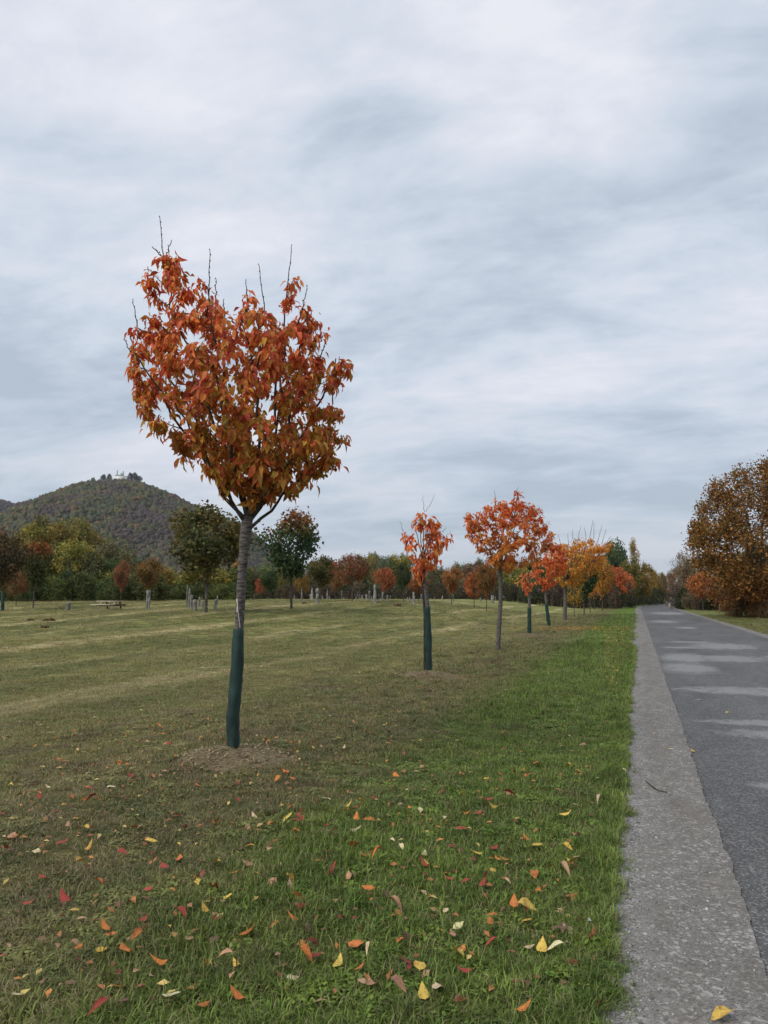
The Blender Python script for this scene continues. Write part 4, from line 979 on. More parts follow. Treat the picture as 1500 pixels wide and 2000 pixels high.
for i, (px, top, hw, d) in enumerate([(193, 928, 6, 1712), (204, 927, 5, 1722), (246, 925, 6, 1722), (255, 925, 7, 1716), (264, 931, 6, 1712)]):
    b = CAM + ray(px, HY) * d; b[2] = CAM_H + (HY - 936) / F_PX * d; e = empty('hilltop_tree', b)
    tag(e, ['small dark tree left of the hilltop church, outermost', 'dark tree against the left wall of the hilltop church', 'dark tall tree against the right wall of the hilltop church', 'dark round tree second to the right of the hilltop church', 'low dark tree farthest right of the hilltop church'][i], 'tree', 'trees beside the hilltop church')
    w = hw * d / F_PX / .62; H = (939 - top) / F_PX * d * 1.1
    for nm, me in (('trunk', PR['bushA'][0]), ('crown', PR['bushA'][1])):
        o = obj(nm, me, e); o.scale = (w, w, H); o.rotation_euler = (0, 0, i * 1.3); o.color = (.024, .030, .024, 1)
        if nm == 'crown': o['kind'] = 'stuff'

# ------------------------------------------------------------------ standing stones in the field
def make_stone_mat():
    t = NT('weathered_stone'); p = t.n('ShaderNodeTexCoord').outputs['Object']; oc = t.n('ShaderNodeObjectInfo').outputs['Color']
    n = t.noise(t.map(p, (3, 3, 2)), 2.0, 6, .65); n2 = t.noise(p, 11, 5, .6)
    c = t.mix(t.rng(n, .3, .7), (.12, .117, .105), (.29, .28, .255)); c = t.mix(t.rng(n2, .55, .72, 0, .5), c, (.13, .125, .10))
    return t.bsdf(t.mix(1.0, c, oc, 'MULTIPLY'), .9, .2, t.math('ADD', n, n2), .8, .04)
M_STONE = make_stone_mat()
STONES = [  # px, base row, top row, width px, kind, lean, tone, words
    (132, 1192, 1177, 8, 'stump', .22, .75, 'leaning'), (289, 1190, 1153, 9, 'legs', 0, 1, 'two legged'), (364.7, 1188, 1142, 2.6, 'pole', 0, .8, 'pole thin'), (368.8, 1187, 1149, 4.2, 'plain', .02, .95, 'tall'),
    (373.5, 1190, 1162, 6.5, 'head', 0, 1, 'figure like'), (381, 1192, 1171, 7.5, 'block', -.04, .95, 'squat carved'), (389.3, 1186, 1166, 4.5, 'head', 0, 1.05, 'short headed'), (395.5, 1189, 1183, 5, 'stump', 0, 1.1, 'very low'),
    (420, 1193, 1170, 6.5, 'legs', .07, .95, 'split'), (424.3, 1184, 1164, 2.4, 'pole', 0, 1.2, 'thin pale'), (575, 1172, 1163, 2.2, 'pole', 0, 1.1, 'thin'), (589.3, 1177, 1148, 3.6, 'point', 0, 1, 'slender pointed'),
    (606.3, 1171, 1160, 3, 'plain', -.03, 1.2, 'short smooth'), (609.6, 1171.5, 1148, 4.8, 'point', -.01, 1.5, 'tall bright'), (619.6, 1179, 1149, 7.8, 'head', 0, 1.05, 'thick carved'), (630, 1171, 1163, 3, 'plain', 0, 1, 'low'),
    (639, 1171, 1152, 3, 'point', 0, 1.1, 'slim'), (643.4, 1171, 1164, 3, 'plain', 0, 1.05, 'short'), (667.4, 1171, 1154, 2.2, 'pole', 0, .8, 'thin grey'), (695.4, 1171, 1164, 2.6, 'point', 0, 1.2, 'small pale'),
    (707.6, 1171, 1162, 3.2, 'plain', 0, 1.2, 'small'), (716, 1172, 1161, 4.6, 'plain', -.03, 1.25, 'stout pale'), (721.6, 1174, 1153.5, 4.2, 'head', 0, .9, 'tall brownish'), (725.6, 1172, 1165, 2.4, 'plain', 0, 1.1, 'low pale'),
    (732, 1179, 1142, 7, 'tall', 0, 1.15, 'tallest two tier'), (740, 1176, 1160, 1.6, 'pole', .01, .9, 'stick thin'), (747, 1175, 1156, 3.8, 'head', .02, 1.1, 'tall headed'), (757, 1174, 1162, 4.2, 'plain', 0, 1, 'stubby'),
    (796.2, 1175, 1166, 4, 'point', 0, 1.25, 'low pointed'), (800.4, 1174, 1165, 3.6, 'point', 0, 1.2, 'low pointed pale'), (808, 1179, 1157, 6, 'tall', 0, 1.25, 'pale knobbly'), (822.6, 1175, 1160, 2.6, 'plain', .01, 1.1, 'narrow'),
    (848.5, 1173, 1167, 2, 'plain', 0, 1.1, 'tiny'), (864, 1175, 1163.5, 4.2, 'point', 0, 1.4, 'bright pointed'), (885.3, 1175, 1153, 2, 'pole', 0, .85, 'thin long'), (938.7, 1176, 1167.5, 3.2, 'head', 0, 1, 'small headed'),
    (962, 1178, 1162.5, 6.2, 'fork', 0, 1.15, 'pale fork topped'), (1142, 1185, 1172, 3, 'plain', -.02, 1.4, 'pale slanting')]
ORD = ['first', 'second', 'third', 'fourth', 'fifth', 'sixth', 'seventh', 'eighth', 'ninth', 'tenth', 'eleventh', 'twelfth', 'thirteenth', 'fourteenth', 'fifteenth', 'sixteenth', 'seventeenth', 'eighteenth', 'nineteenth', 'twentieth', 'twenty-first', 'twenty-second', 'twenty-third', 'twenty-fourth', 'twenty-fifth', 'twenty-sixth', 'twenty-seventh', 'twenty-eighth', 'twenty-ninth', 'thirtieth', 'thirty-first', 'thirty-second', 'thirty-third', 'thirty-fourth', 'thirty-fifth', 'thirty-sixth', 'thirty-seventh', 'thirty-eighth']
def stone(k, px, base_py, top_py, wpx, kind, lean, tone, word):
    r = np.random.default_rng(200 + k); b = G(px, base_py, 84 if k < 37 else 110); D = depth(b); s = D / F_PX
    H = max(ztop(b, px, top_py), .35); w = wpx * s / 2; mb = MB()
    def col(x0, z0, z1, ws, n=7):
        z = np.linspace(z0, z1, len(ws)); P = np.array([(x0 + lean * zz + r.normal() * w * .06, r.normal() * w * .06, zz) for zz in z])
        V, F = tube(P, np.array(ws) * w, n); V = P.repeat(n, 0) + (V - P.repeat(n, 0)) * (1 + r.normal(size=(len(V), 1)) * .09)
        m = len(ws); mb.add(V, [F, np.arange((m - 1) * n, m * n)[None]])
    if kind == 'plain': col(0, -.1, H, [1.1, 1.05, .95, 1, .9, .85, .55])
    elif kind == 'pole': col(0, -.1, H, [1, 1, .95, .9, .8], 6)
    elif kind == 'point': col(0, -.1, H, [1.1, 1.1, 1.0, .9, .75, .5, .15])
    elif kind == 'head': col(0, -.1, H * .68, [1.05, 1, .9, .95, .8, .5]); col(0, H * .62, H, [.55, .95, 1.0, .9, .5])
    elif kind == 'block': col(0, -.1, H, [1, 1.1, 1.15, .95, 1.15, 1.1, .8], 8)
    elif kind == 'stump': col(0, -.1, H, [1.1, 1, .95, 1.05, .95], 8)
    elif kind == 'legs': col(-w * .48, -.1, H * .62, [.5, .48, .45, .5], 6); col(w * .5, -.1, H * .62, [.46, .44, .45, .48], 6); col(0, H * .57, H, [.7, 1.0, .85, 1.05, .95], 7)
    elif kind == 'tall': col(0, -.1, H * .62, [1.1, 1, .85, 1.05, .9, .8, .7]); col(0, H * .58, H, [.62, .68, .6, .66, .5])
    elif kind == 'fork': col(0, -.1, H * .7, [.8, .95, 1, .85, .9]); col(-w * .5, H * .66, H, [.45, .42, .3], 6); col(w * .5, H * .66, H * .97, [.42, .45, .28], 6)
    o = obj('standing_stone', mb.mesh('standing_stone', M_STONE), loc=b); o.rotation_euler = (0, 0, YAW + r.normal() * .2); o.color = (tone, tone, tone, 1)
    tag(o, '%s weathered standing stone in the field, %s from the left' % (word, ORD[k]), 'standing stone', 'standing stones in the field')
for k, a in enumerate(STONES): stone(k, *a)

# ------------------------------------------------------------------ picnic table
def build_table():
    M_WD = simple('pale_planks', (.50, .43, .32), .8, .2, .2, 6); M_WD2 = simple('brown_planks', (.13, .09, .06), .85, .2, .2, 6)
    b = G(213, 1190.5); D = depth(b); s = D / F_PX; L = 46 * s; H = ztop(b, 213, 1173.5)
    e = empty('picnic_table', b); e.rotation_euler = (0, 0, YAW - .12); tag(e, 'pale wooden picnic table with fixed benches in front of the left bushes', 'picnic table')
    for k in range(4):
        m = MB(); m.box((3 * s, (k - 1.5) * .19, H - .02), (L, .175, .045)); obj('table_plank', m.mesh('table_plank', M_WD), e)
    for sy in (-1, 1):
        m = MB(); m.box((-1 * s, sy * .78, H * .56), (L * .92, .26, .05)); obj('bench_plank', m.mesh('bench_plank', M_WD if sy < 0 else M_WD2), e)
    for sx in (-1, 1):
        for sy in (-1, 1):
            m = MB(); x = 2 * s + sx * L * .30; m.add(*tube([(x - .05, sy * .62, -.03), (x, sy * .42, H * .5), (x + .05, sy * .22, H - .04)], .055, 4)); obj('leg', m.mesh('leg', M_WD if sy < 0 else M_WD2), e)
        m = MB(); m.box((2 * s + sx * L * .30 + .07, 0, H * .5), (.05, 1.75, .09)); obj('cross_beam', m.mesh('cross_beam', M_WD2), e)
build_table()
def bench_far(px, d, label):
    b = Pd(px, d); M_ = simple('dull_planks', (.14, .105, .075), .85, .2, .2, 6); e = empty('picnic_table', b); e.rotation_euler = (0, 0, YAW + .3); tag(e, label, 'picnic table')
    m = MB(); m.box((0, 0, .7), (1.5, .7, .05)); obj('table_top', m.mesh('table_top', M_), e)
    for sy in (-1, 1): m = MB(); m.box((0, sy * .68, .42), (1.5, .26, .05)); obj('bench_plank', m.mesh('bench_plank', M_), e)
    for sx in (-1, 1):
        for sy in (-1, 1): m = MB(); m.add(*tube([(sx * .5, sy * .55, -.03), (sx * .5, sy * .2, .68)], .05, 4)); obj('leg', m.mesh('leg', M_), e)
        m = MB(); m.box((sx * .5 + .05, 0, .38), (.05, 1.5, .08)); obj('cross_beam', m.mesh('cross_beam', M_), e)
bench_far(484, 64, 'dull brown picnic table just right of the large orange tree trunk')

# ------------------------------------------------------------------ roadside things at the bend
def build_planter():
    M_C = simple('pale_concrete', (.52, .47, .39), .9, .2, .15, 4); M_D = simple('planter_soil', (.05, .04, .03), 1, 0, .2, 5)
    b = G(1309.5, 1186.5, 150); s = depth(b) / F_PX; w = 9.5 * s; h = ztop(b, 1309, 1178.5)
    m = MB(); b_ = .12
    V = [(x * w / 2 * k, y * w / 2 * k, z) for (z, k) in [(-.05, .92), (h * .75, 1.0), (h, 1.0), (h, .8), (h * .8, .78)] for x, y in [(-1, -1), (1, -1), (1, 1), (-1, 1)]]
    F = [(4 * i + j, 4 * i + (j + 1) % 4, 4 * i + 4 + (j + 1) % 4, 4 * i + 4 + j) for i in range(4) for j in range(4)]
    m.add(V, np.array(F)); e = empty('concrete_planter', b); e.rotation_euler = (0, 0, .15); tag(e, 'pale concrete block planter on the right road edge at the bend', 'planter')
    obj('trough', m.mesh('trough', M_C), e); m = MB(); m.box((0, 0, h * .78), (w * .8, w * .8, .05)); obj('soil', m.mesh('soil', M_D), e)
    b = Pd(1309.5, 190); m = MB(); a = np.linspace(-.9, 1.5, 7); m.add(*tube([(0, 0, .28 + .34 * math.sin(q)) for q in a], .36 * np.cos(a) + .02, 9))
    tag(obj('boulder', m.mesh('boulder', simple('white_boulder', (.8, .79, .74), .9, .2, .06, 4), True), loc=b), 'small white rounded boulder beside the road past the bend', 'boulder')
build_planter()
M_POST = simple('grey_post_wood', (.26, .24, .20), .9, .2, .25, 8)
for i, (px, by, ty, lab) in enumerate([(1358, 1190, 1171, 'grey post on the far verge below the red tree across the road'), (1406, 1193, 1179, 'short grey post on the far verge under the oak'), (1330, 1186, 1176, 'thin post on the far verge just right of the concrete planter'), (1425, 1195, 1181, 'second short grey post under the oak, nearer the trunk')]):
    b = G(px, by, 120); H = ztop(b, px, ty); m = MB(); m.add(*tube([(0, 0, -.1), (.01, 0, H * .5), (0, .01, H - .03), (0, .01, H)], [.055, .05, .05, .02], 7)); tag(obj('verge_post', m.mesh('verge_post', M_POST), loc=b), lab, 'post', 'posts on the far verge')

# ------------------------------------------------------------------ mulch mounds round the sleeved trunks
M_MULCH = simple('dry_mulch', (.155, .122, .072), 1, .05, .45, 30, .8, .02)
M_CHIP = foliage_mat('wood_chip', .9, .0, .1)
def mound(c, R_, H_, seed, label):
    r = np.random.default_rng(seed); nr, na = 9, 40; V = []
    rr = np.linspace(0, 1.12, nr + 1)[1:]; a = np.linspace(0, 6.283, na, endpoint=False)
    V.append((c[0], c[1], float(tz(c[0], c[1])) + H_))
    ph = r.random(4) * 6
    for q in rr:
        for t in a:
            k = R_ * q * (1 + .13 * math.sin(2 * t + ph[0]) + .1 * math.sin(5 * t + ph[1])); x = c[0] + k * math.cos(t) * 1.1; y = c[1] + k * math.sin(t)
            h = H_ * max(0, 1 - q * q) ** 1.2 * (1 + .25 * math.sin(x * 23 + ph[2]) * math.sin(y * 19)) if q < 1 else -.025 * (q - 1) / .12
            V.append((x, y, float(tz(x, y)) + h + .004))
    F4 = [(1 + i * na + j, 1 + (i + 1) * na + j, 1 + (i + 1) * na + (j + 1) % na, 1 + i * na + (j + 1) % na) for i in range(nr - 1) for j in range(na)]; F3 = [(0, 1 + j, 1 + (j + 1) % na) for j in range(na)]
    e = empty('mulch_mound', (0, 0, 0)); tag(e, label, 'mulch mound', 'mulch mounds under the trees')
    obj('heap', np_mesh('heap', V, [np.array(F4), np.array(F3)], M_MULCH, smooth=True), e)
    n = 1600; q = np.sqrt(r.random(n)) * 1.05; t = r.random(n) * 6.283; x = c[0] + R_ * q * np.cos(t) * 1.1; y = c[1] + R_ * q * np.sin(t)
    P = np.stack([x, y, tz(x, y) + H_ * np.clip(1 - q * q, 0, 1) ** 1.2 + .008], -1); d = rand_dir(r, n); d[:, 2] *= .25
    bv = np.array([(-.13, 0, 0), (.13, 0, 0), (.1, 1, .02), (-.1, 1, .02)]); s_ = r.uniform(.012, .05, n)
    V, F, C = place(bv, [np.array([(0, 1, 2, 3)])], P, nrm(d), nrm(rand_dir(r, n) * .4 + np.array([0, 0, 1])), s_, pick_col(r, n, [(.22, .165, .095), (.32, .25, .145), (.13, .09, .055), (.42, .34, .2)], [4, 3, 2.5, 1]))
    o = obj('chips', np_mesh('chips', V, F, M_CHIP, C), e); o['kind'] = 'stuff'
MOUNDS = [(MAIN + np.array([.05, -.1, 0]), .50, .075)]
mound(MOUNDS[0][0], .50, .075, 301, 'low mound of dry straw and chips round the foot of the large orange tree')
for px, py, R_, lab in [(840, 1322, .55, 'low brown mulch mound under the sparse salmon tree'), (1036, 1243, .7, 'brown mulch mound under the small thin orange tree')]:
    c = G(px, py); MOUNDS.append((c, R_, .08)); mound(c, R_, .10, 300 + px, lab)
M_EARTH = simple('red_brown_earth', (.115, .065, .040), 1, .05, .35, 20, .8, .03)
def molehill(px, py, wpx, hpx, label):
    b = G(px, py); s = depth(b) / F_PX; m = MB(); r = np.random.default_rng(int(px))
    for k in range(4):
        x = (k - 1.5) * wpx * s * .24; rr = wpx * s * .17 * r.uniform(.8, 1.3); h = hpx * s * r.uniform(.7, 1.1); a = np.linspace(-.3, 1.45, 6)
        V, F = tube([(x, r.normal() * .05, h * math.sin(q)) for q in a], np.cos(a) * rr, 9); V += r.normal(size=V.shape) * .02; m.add(V, F)
    o = obj('molehill', m.mesh('molehill', M_EARTH, True), loc=b); o.rotation_euler = (0, 0, YAW); tag(o, label, 'molehill', 'molehills in the field')
for a in [(594, 1180, 8, 2.5, 'small reddish molehill between the slender pointed stone and the bright stone'), (776, 1184.5, 16, 4.5, 'wide red brown molehill left of the sparse salmon tree'), (97, 1213, 22, 3, 'flat brown molehill in the field at the left'), (88, 1227, 16, 2.5, 'low brown molehill nearest the left picture edge'), (60, 1212, 12, 2, 'faint brown molehill left of the flat brown one')]: molehill(*a)

# ------------------------------------------------------------------ grass
def blade_proto(r, n, rad, hmin, hmax, wid, lay, dryp):
    V = []; F = []; T3 = []; C = []; k = 0
    for i in range(n):
        a = r.random() * 6.283; q = math.sqrt(r.random()) * rad; p = np.array([q * math.cos(a), q * math.sin(a), -.006]); L_ = r.uniform(hmin, hmax)
        az = r.random() * 6.283; d = np.array([math.cos(az), math.sin(az), 0]); ln = min(1.35, abs(r.normal(lay, .35))); side = np.array([-d[1], d[0], 0]) * wid * r.uniform(.7, 1.3) / 2
        p1 = p + L_ * .55 * (d * math.sin(ln * .6) + np.array([0, 0, math.cos(ln * .6)])); p2 = p1 + L_ * .5 * (d * math.sin(min(1.9, ln * 1.35)) + np.array([0, 0, math.cos(min(1.9, ln * 1.35))]))
        V += [p - side, p + side, p1 + side * .85, p1 - side * .85, p2]; F.append((k, k + 1, k + 2, k + 3)); T3.append((k + 3, k + 2, k + 4)); k += 5
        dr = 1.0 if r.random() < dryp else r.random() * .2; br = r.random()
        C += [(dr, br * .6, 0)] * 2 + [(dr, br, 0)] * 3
    return np.array(V), [np.array(F), np.array(T3)], np.array(C, float)
def weed_proto(r, n, rad, size):
    V = []; F = []; C = []; k = 0
    for i in range(n):
        a = r.random() * 6.283; q = math.sqrt(r.random()) * rad; z = r.uniform(.008, .03); c = np.array([q * math.cos(a), q * math.sin(a), z]); t = r.random() * 6.283; d = np.array([math.cos(t), math.sin(t), r.uniform(-.2, .5)]); sd = np.array([-d[1], d[0], r.normal() * .2]); s_ = size * r.uniform(.6, 1.3)
        V += [c, c + s_ * (.5 * d + .32 * sd), c + s_ * d, c + s_ * (.5 * d - .32 * sd)]; F.append((k, k + 1, k + 2, k + 3)); k += 4; C += [(.0, .35 + r.random() * .6, 0)] * 4
    return np.array(V), [np.array(F)], np.array(C, float)
def build_grass():
    r = np.random.default_rng(5)
    protos = [blade_proto(r, 38, .085, .03, .075, .0042, 1.0, .18), blade_proto(r, 38, .085, .03, .07, .0042, 1.1, .30), blade_proto(r, 36, .085, .03, .085, .0050, 1.0, .14), blade_proto(r, 32, .10, .03, .08, .003, 1.3, .85), weed_proto(r, 30, .075, .026), blade_proto(r, 16, .03, .07, .15, .0058, .75, .10)]
    az0 = YAW + math.pi / 2; out = []
    def zone(r0, r1, dens, scl, half=R(36)):
        n = int(dens * half * (r1 * r1 - r0 * r0)); q = np.sqrt(r.uniform(r0 * r0, r1 * r1, n)); a = az0 + r.uniform(-half, half, n)
        out.append(np.stack([q * np.cos(a), q * np.sin(a), np.full(n, scl)], -1))
    zone(1.6, 5, 330, .95, R(40)); zone(5, 9, 190, 1.0); zone(9, 15, 100, 1.25); zone(15, 26, 44, 1.7); zone(26, 45, 18, 2.5); zone(45, 70, 6, 3.6)
    ye = 1.7 + r.random(3600) ** 1.5 * 22; out.append(np.stack([edge_left(ye) - .02 + r.normal(size=3600) * .03 - .02, ye, r.uniform(.55, .95, 3600) * (1 + ye * .02)], -1))
    yt = 2.2 + r.random(420) ** 1.4 * 14; cl = np.round(yt * 3 + r.normal(size=420) * .15) / 3 + r.normal(size=420) * .05; out.append(np.stack([edge_left(cl) - .01 + np.abs(r.normal(size=420)) * .045, cl, r.uniform(.35, .65, 420)], -1)); keep_n = 420
    Q = np.concatenate(out); x, y, sc = Q.T
    fr = np.array([lump((a * 2, b, 0), 5.0, 31) for a, b in zip(x, y)])
    ok = (x < edge_left(y) + .0 + fr * .10 + r.normal(size=len(x)) * .022) | (x > road_cx(y) + 2.5 + np.abs(r.normal(size=len(x))) * .05)
    ok[-keep_n:] |= np.array([lump((0, b, 0), 2.3, 41) > .12 for b in y[-keep_n:]])
    ok &= (x < edge_left(y) + .14) | (y > 0)
    for c, R_, H_ in MOUNDS: ok &= (np.hypot((x - c[0]) / 1.1, y - c[1]) > R_ * (.8 + .25 * r.random(len(x)))) | (r.random(len(x)) < .1)
    x, y, sc = x[ok], y[ok], sc[ok]; n = len(x)
    patch = np.array([lump((a, b, 0), .8, 3) for a, b in zip(x, y)]); patch2 = np.array([lump((a, b, 0), 2.1, 9) for a, b in zip(x, y)])
    lush = sm((x + 2.6 + patch * .9) / 1.1) * (x < 1); mown = sm((-x - 4.6) / 1.5)
    u = r.random(n); idx = np.where(u < .5, 0, 1)
    idx = np.where((u > .45) & (lush > .4), 2, idx); idx = np.where((r.random(n) < .26 * (1 - lush) * (patch2 > -.1) + .06), 3, idx)
    idx = np.where(r.random(n) < np.where(patch2 < -.15, .28, .07) * (1 - .6 * mown), 4, idx); idx = np.where((r.random(n) < .035 + .09 * (patch > .25) * lush) & (mown < .5), 5, idx)
    h = sc * (.74 + .16 * lush + .3 * patch + r.normal(size=n) * .12) * np.where(sc > 2, .55, 1) * (1 - .18 * mown); h = np.clip(h, .35, 3)
    S = np.stack([sc, sc, h], -1); P = np.stack([x, y, np.where((x > -.35) & (x < 0.4), np.maximum(tz(x, y), .018), tz(x, y))], -1)
    S[:, 2] *= np.where((x > edge_left(y) - .01) & (x < 0.4), .7, 1)
    rot = np.stack([r.normal(size=n) * .06, r.normal(size=n) * .06, r.random(n) * 6.283], -1)
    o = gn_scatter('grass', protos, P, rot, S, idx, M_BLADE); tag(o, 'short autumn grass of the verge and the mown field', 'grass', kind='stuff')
build_grass()

# ------------------------------------------------------------------ loose gravel along the strip
def build_gravel():
    r = np.random.default_rng(15); protos = []
    for tone in (.20, .30, .12, .42):
        g = np.array([(math.cos(q) * math.cos(e_), math.sin(q) * math.cos(e_), math.sin(e_)) for e_ in (-1.1, -.3, .5, 1.2) for q in np.linspace(0, 6.283, 6, endpoint=False)]) * (1 + r.normal(size=(24, 1)) * .16) * np.array([1, .8, .6])
        f = np.array([(6 * i + j, 6 * i + (j + 1) % 6, 6 * i + 6 + (j + 1) % 6, 6 * i + 6 + j) for i in range(3) for j in range(6)]); protos.append((g, [f, np.arange(18, 24)[None]], np.ones((24, 3)) * tone * np.array([1, .98, .94])))
    n = 9000; y = 2.0 + r.random(n) ** 1.7 * 14; x = edge_left(y) + np.abs(r.normal(size=n)) * .09 - .02; m = 2500; y2 = 2.0 + r.random(m) ** 1.6 * 12; x2 = -.1 + r.random(m) * .55
    x = np.concatenate([x, x2]); y = np.concatenate([y, y2]); ok = x < .44; x, y = x[ok], y[ok]; n = len(x); s = .0022 + r.gamma(1.5, .0012, n); s = np.minimum(s, .016)
    o = gn_scatter('gravel', protos, np.stack([x, y, np.full(n, .017)], -1), r.random((n, 3)) * 6.28 * np.array([.1, .1, 1]), np.stack([s, s, s], -1), r.choice(4, n, p=[.4, .3, .15, .15]), M_CHIP)
    tag(o, 'loose pale gravel along the turf edge of the strip', 'gravel', kind='stuff')
build_gravel()

# ------------------------------------------------------------------ fallen leaves
FALL = []
for k, (cu, fo, wi, wv) in enumerate([(-.30, -.30, .62, .03), (.25, .35, .60, .04), (-.1, -.15, .68, .05), (.5, .8, .46, .0), (-.45, -.5, .62, .0), (.15, .2, .70, -.06)]):
    v, q, t_ = leaf_shape(cu, fo, wi, True, wv); v[:, 1] -= .5; v[:, 2] -= v[:, 2].min()
    FALL.append((np_mesh('fallen_leaf', v, [q, t_], M_LITTER, np.ones((len(v), 3)) * np.clip(1.1 - .25 * np.abs(v[:, 0:1]) * 4, .7, 1.1), True), v, q, t_))
LCOL = {'Y': ((.66, .43, .09), 'golden yellow'), 'P': ((.62, .52, .30), 'pale cream'), 'O': ((.60, .20, .05), 'orange'), 'R': ((.34, .06, .04), 'dark red'), 'T': ((.46, .26, .15), 'tan pink'), 'B': ((.17, .10, .062), 'brown'), 'W': ((.75, .74, .66), 'white')}
Z7 = "50,160,Y 330,358,T 395,370,T 455,375,T 620,285,P 540,172,P 235,160,P 270,280,R 440,255,R 415,240,O 735,430,Y 430,480,Y 660,368,O 915,375,T 860,465,Y 875,515,O 600,505,R 690,535,P 800,562,R 395,570,Y 435,595,T 205,615,R 480,650,O 1060,543,Y 1140,590,O 960,612,O 965,648,Y 1045,680,R 1250,590,Y 1205,555,T 1325,635,T 1415,675,Y 1010,735,Y 1000,775,Y 1055,795,T 1060,840,R 1110,725,Y 885,815,R 360,780,Y 140,745,R 315,735,R 250,705,R 720,670,R 540,910,O 495,990,Y 370,950,T 920,925,T 655,930,O 610,975,O 780,1045,O 1095,1025,T 1155,1065,Y 1015,1080,Y 835,1222,P 595,1245,B 470,1285,R 575,1155,O 1450,750,T 1205,893,O 1310,142,T 1355,125,O 1425,120,O 1090,175,O 965,155,O 1160,158,R 1200,100,Y 1420,268,O 1385,265,Y 1240,308,P 1215,372,T 1255,380,O 1335,368,O 1450,388,O 1465,340,R 1405,320,Y 1215,468,Y 25,485,R 55,412,T 300,450,R 580,50,O 325,35,T 535,20,P"
Z8 = "270,228,Y 320,222,Y 250,255,O 300,285,O 350,293,O 195,340,T 290,335,P 170,205,P 500,240,P 575,247,P 60,298,R 40,342,O 920,118,R 980,97,R 860,105,Y 1210,67,Y 1075,40,O 755,102,O 640,115,R 965,195,R 870,205,R 885,240,Y 780,262,O 825,262,R 685,290,P 530,288,O 1245,227,P 1350,208,P 1200,273,Y 1095,297,Y 1250,373,T 1215,428,Y 1230,495,Y 1245,460,T 1135,500,O 1070,540,O 1205,540,T 1165,555,O 1080,615,O 1235,620,O 950,560,P 845,572,R 890,520,Y 910,473,O 935,470,O 820,440,Y 720,515,R 700,550,R 980,670,O 890,712,O 1035,742,Y 1040,690,Y 740,762,P 715,805,T 1220,772,P 1310,752,W 1300,778,W 1045,855,P 1100,855,Y 1160,862,P 735,885,Y 755,860,O 570,942,Y 505,930,R 590,1060,Y 480,1055,T 1025,1130,O 1340,1115,R 655,1025,P 360,890,P 300,845,O 315,945,O 220,928,Y 90,915,O 115,855,R 235,735,R 155,680,R 465,705,T 515,805,B 885,850,R 765,965,R 350,595,O 390,468,O 335,445,O 290,415,O 450,395,P 495,415,P 755,340,R 895,412,R 1075,410,Y 45,660,O 15,595,P 25,980,P"
def parse(s, ox, oy, k): return [(ox + float(a) * k, oy + float(b) * k, c) for a, b, c in (q.split(',') for q in s.split())]
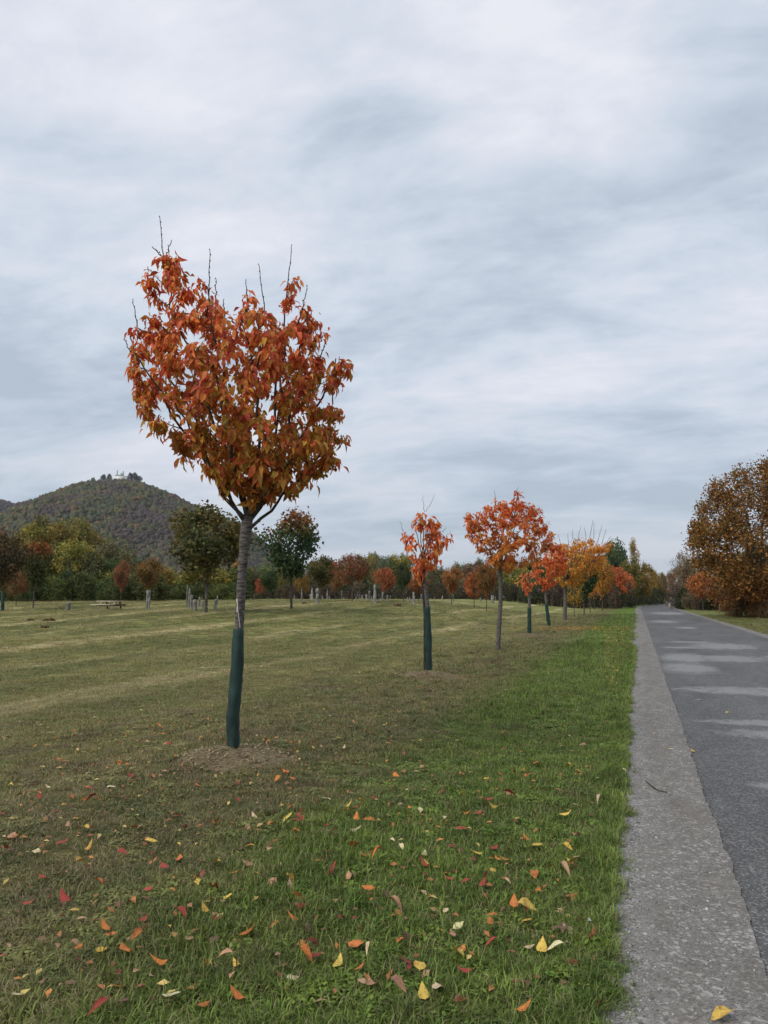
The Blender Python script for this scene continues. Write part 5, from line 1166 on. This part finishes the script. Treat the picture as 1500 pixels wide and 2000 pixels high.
def build_fallen():
    r = np.random.default_rng(23); spots = parse(Z7, 0, 1480, .4) + parse(Z8, 560, 1480, .4533)
    spots += [(613, 1456, 'Y'), (148, 1442, 'O'), (310, 1427, 'O'), (600, 1440, 'R'), (668, 1425, 'O'), (690, 1418, 'T'), (780, 1398, 'O'), (330, 1460, 'R'), (232, 1500, 'O'), (1048, 1400, 'O'), (1060, 1432, 'P'), (1047, 1500, 'T')]
    fixed = len(spots)
    cand = []
    while len(cand) < 105:
        px, py = r.uniform(0, 1195), 1385 + 600 * r.random() ** 1.6; g = G(px, py)
        dens = np.exp(-((g[0] - MAIN[0]) ** 2 + (g[1] - MAIN[1] + 1.2) ** 2) / 9) + .25
        if r.random() < dens and g[0] < -.2: cand.append((px, py, ['Y', 'P', 'O', 'R', 'T', 'B'][r.choice(6, p=[.10, .06, .22, .20, .16, .26])]))
    spots += cand
    for k, (px, py, c) in enumerate(spots):
        g = G(px, py); lush = -2.4 < g[0]; h = .036 if lush else .033
        L_ = np.clip(r.normal(.066, .013), .038, .092) * (.55 if c == 'W' else 1) * (1.0 if k < fixed else .85)
        o = bpy.data.objects.new('fallen_leaf', FALL[int(r.integers(0, 6))][0]); COL.objects.link(o); o.location = (g[0], g[1], g[2] + h * r.uniform(.6, 1.25)); o.scale = (L_ * r.uniform(.75, 1.1), L_, L_ * r.uniform(.7, 1.6))
        o.rotation_euler = (r.normal() * .22, r.normal() * .22, r.random() * 6.283); cc = np.array(LCOL[c][0]) * (1 + r.normal() * .14) * (1 + r.normal(size=3) * .05); o.color = tuple(float(q) for q in np.clip(cc, .02, .85)) + (1,)
        nm = LCOL[c][1]; zone = ('at the left edge' if px < 220 else 'left of centre' if px < 480 else 'mid picture' if px < 760 else 'right of centre' if px < 1020 else 'beside the gravel strip') + ', ' + ('level with the sleeved trunk' if py < 1475 else 'just before the mulch mound' if py < 1560 else 'a few steps ahead' if py < 1660 else 'nearer the camera' if py < 1780 else 'low in the picture' if py < 1890 else 'at the picture bottom')
        tag(o, '%s fallen leaf in the grass %s' % (nm, zone), 'leaf', '%s fallen leaves %s' % (nm, zone))
    for px, py, c, lab in [(1280, 1437, 'P', 'pale curled leaf on the gravel strip, farthest of three there'), (1311, 1463, 'P', 'small pale leaf at the asphalt edge of the gravel strip'), (1353, 1467, 'Y', 'pale yellow leaf on the dark asphalt just right of the strip'), (1365, 1367, 'P', 'pale leaf on the asphalt above the large worn patch'), (1420, 1393, 'Y', 'yellow leaf on the large pale worn patch of asphalt'), (1409, 1993, 'Y', 'large yellow leaf on the gravel strip at the picture bottom'), (1220, 1510, 'P', 'pale leaf at the turf edge of the gravel strip'), (1228, 1372, 'P', 'pale leaf on the turf edge well ahead')]:
        r_ = ray(px, py); t_ = (.018 - CAM_H) / r_[2]; g = CAM + r_ * t_; o = bpy.data.objects.new('fallen_leaf', FALL[int(r.integers(0, 4))][0]); COL.objects.link(o)
        o.location = (g[0], g[1], .02); o.scale = (.095 if py > 1900 else .06,) * 3; o.rotation_euler = (0.05, .05, r.random() * 6.28 if py < 1900 else 2.2); cc = LCOL[c][0]; o.color = cc + (1,); tag(o, lab, 'leaf', 'fallen leaves on the path')
    # what lies farther off or too small to tell apart
    n = 5900; P = []
    while len(P) < n:
        m = r.random()
        if m < .36: px, py = r.normal(1150, 75), r.normal(1227.5, 2.2) + abs(r.normal()) * 3 * (r.random() < .3); g = G(px, min(max(py, 1215), 1260)); col = 0
        elif m < .48: px, py = r.uniform(1180, 1238), 1232 + abs(r.normal()) * 45; g = G(px, py); col = 0
        elif m < .56: px, py = r.uniform(1440, 1640), r.normal(1232, 7); g = G(px, max(py, 1216)); col = 2
        elif m < .72: t = r.random() * 6.28; q = abs(r.normal()) * 1.6; c = [MAIN, MOUNDS[1][0], MOUNDS[2][0]][int(r.integers(0, 3))]; g = np.array([c[0] + q * math.cos(t), c[1] + q * math.sin(t), 0]); col = 1
        else: px, py = r.uniform(0, 1200), 1230 + 740 * r.random() ** .8; g = G(px, py); col = 1
        if edge_left(g[1]) - .05 < g[0] < 4.9 or g[1] < 2.2 or g[1] > 90: continue
        if m >= .72 and r.random() > np.interp(math.hypot(g[0], g[1]), [2.5, 4.5, 8], [.12, .35, 1]): continue
        P.append((g[0], g[1], float(tz(g[0], g[1])) + .02 + .02 * r.random(), col))
    P = np.array(P); n = len(P); k0 = P[:, 3]
    C = np.where((k0 == 0)[:, None], pick_col(r, n, [(.62, .33, .05), (.55, .22, .045), (.66, .45, .09), (.4, .14, .04)], [4, 2, 2, 1]), np.where((k0 == 2)[:, None], pick_col(r, n, [(.62, .40, .06)], [1]), pick_col(r, n, [(.34, .13, .055), (.18, .10, .06), (.48, .2, .06), (.58, .42, .14), (.26, .06, .045), (.44, .27, .15)], [3, 3, 2.4, 1.8, 2, 1.6])))
    d = rand_dir(r, n); d[:, 2] *= .25; sz = r.uniform(.03, .062, n) * np.where(k0 == 0, 1.25, 1.0)
    V, F, Cc = place(LEAF_LO[0] - np.array([0, .5, 0]), [LEAF_LO[1]], P[:, :3], nrm(d), nrm(rand_dir(r, n) * .5 + np.array([0, 0, 1])), sz, C)
    tag(obj('leaf_litter', np_mesh('leaf_litter', V, F, M_LITTER, Cc)), 'scattered leaf litter on the turf under the roadside trees', 'leaf litter', kind='stuff')
build_fallen()
def build_twig():
    pts = []
    for px, py in [(1261, 1525), (1270, 1533), (1281, 1541), (1291, 1545), (1303, 1547)]:
        r_ = ray(px, py); pts.append(CAM + r_ * ((.022 - CAM_H) / r_[2]))
    m = MB(); b = pts[2]; m.add(*tube(np.array(pts) - b, [.003, .0045, .005, .0055, .004], 6)); tag(obj('twig', m.mesh('twig', M_TWIG, True), loc=b), 'thin dark curved twig lying on the gravel strip', 'twig')
build_twig()

# ------------------------------------------------------------------ air between here and the hills
def build_haze():
    m = MB(); m.box((0, 0, 175), (19000, 19000, 356)); t = NT('haze_air'); v = t.n('ShaderNodeVolumePrincipled'); v.inputs['Color'].default_value = (.86, .92, 1.0, 1); v.inputs['Density'].default_value = 0.00005; v.inputs['Anisotropy'].default_value = .2
    t.l(v.outputs[0], t.out.inputs['Volume']); o = obj('haze', m.mesh('haze', t.m)); tag(o, 'thin autumn haze over the fields and hills', 'haze', kind='stuff')
build_haze()
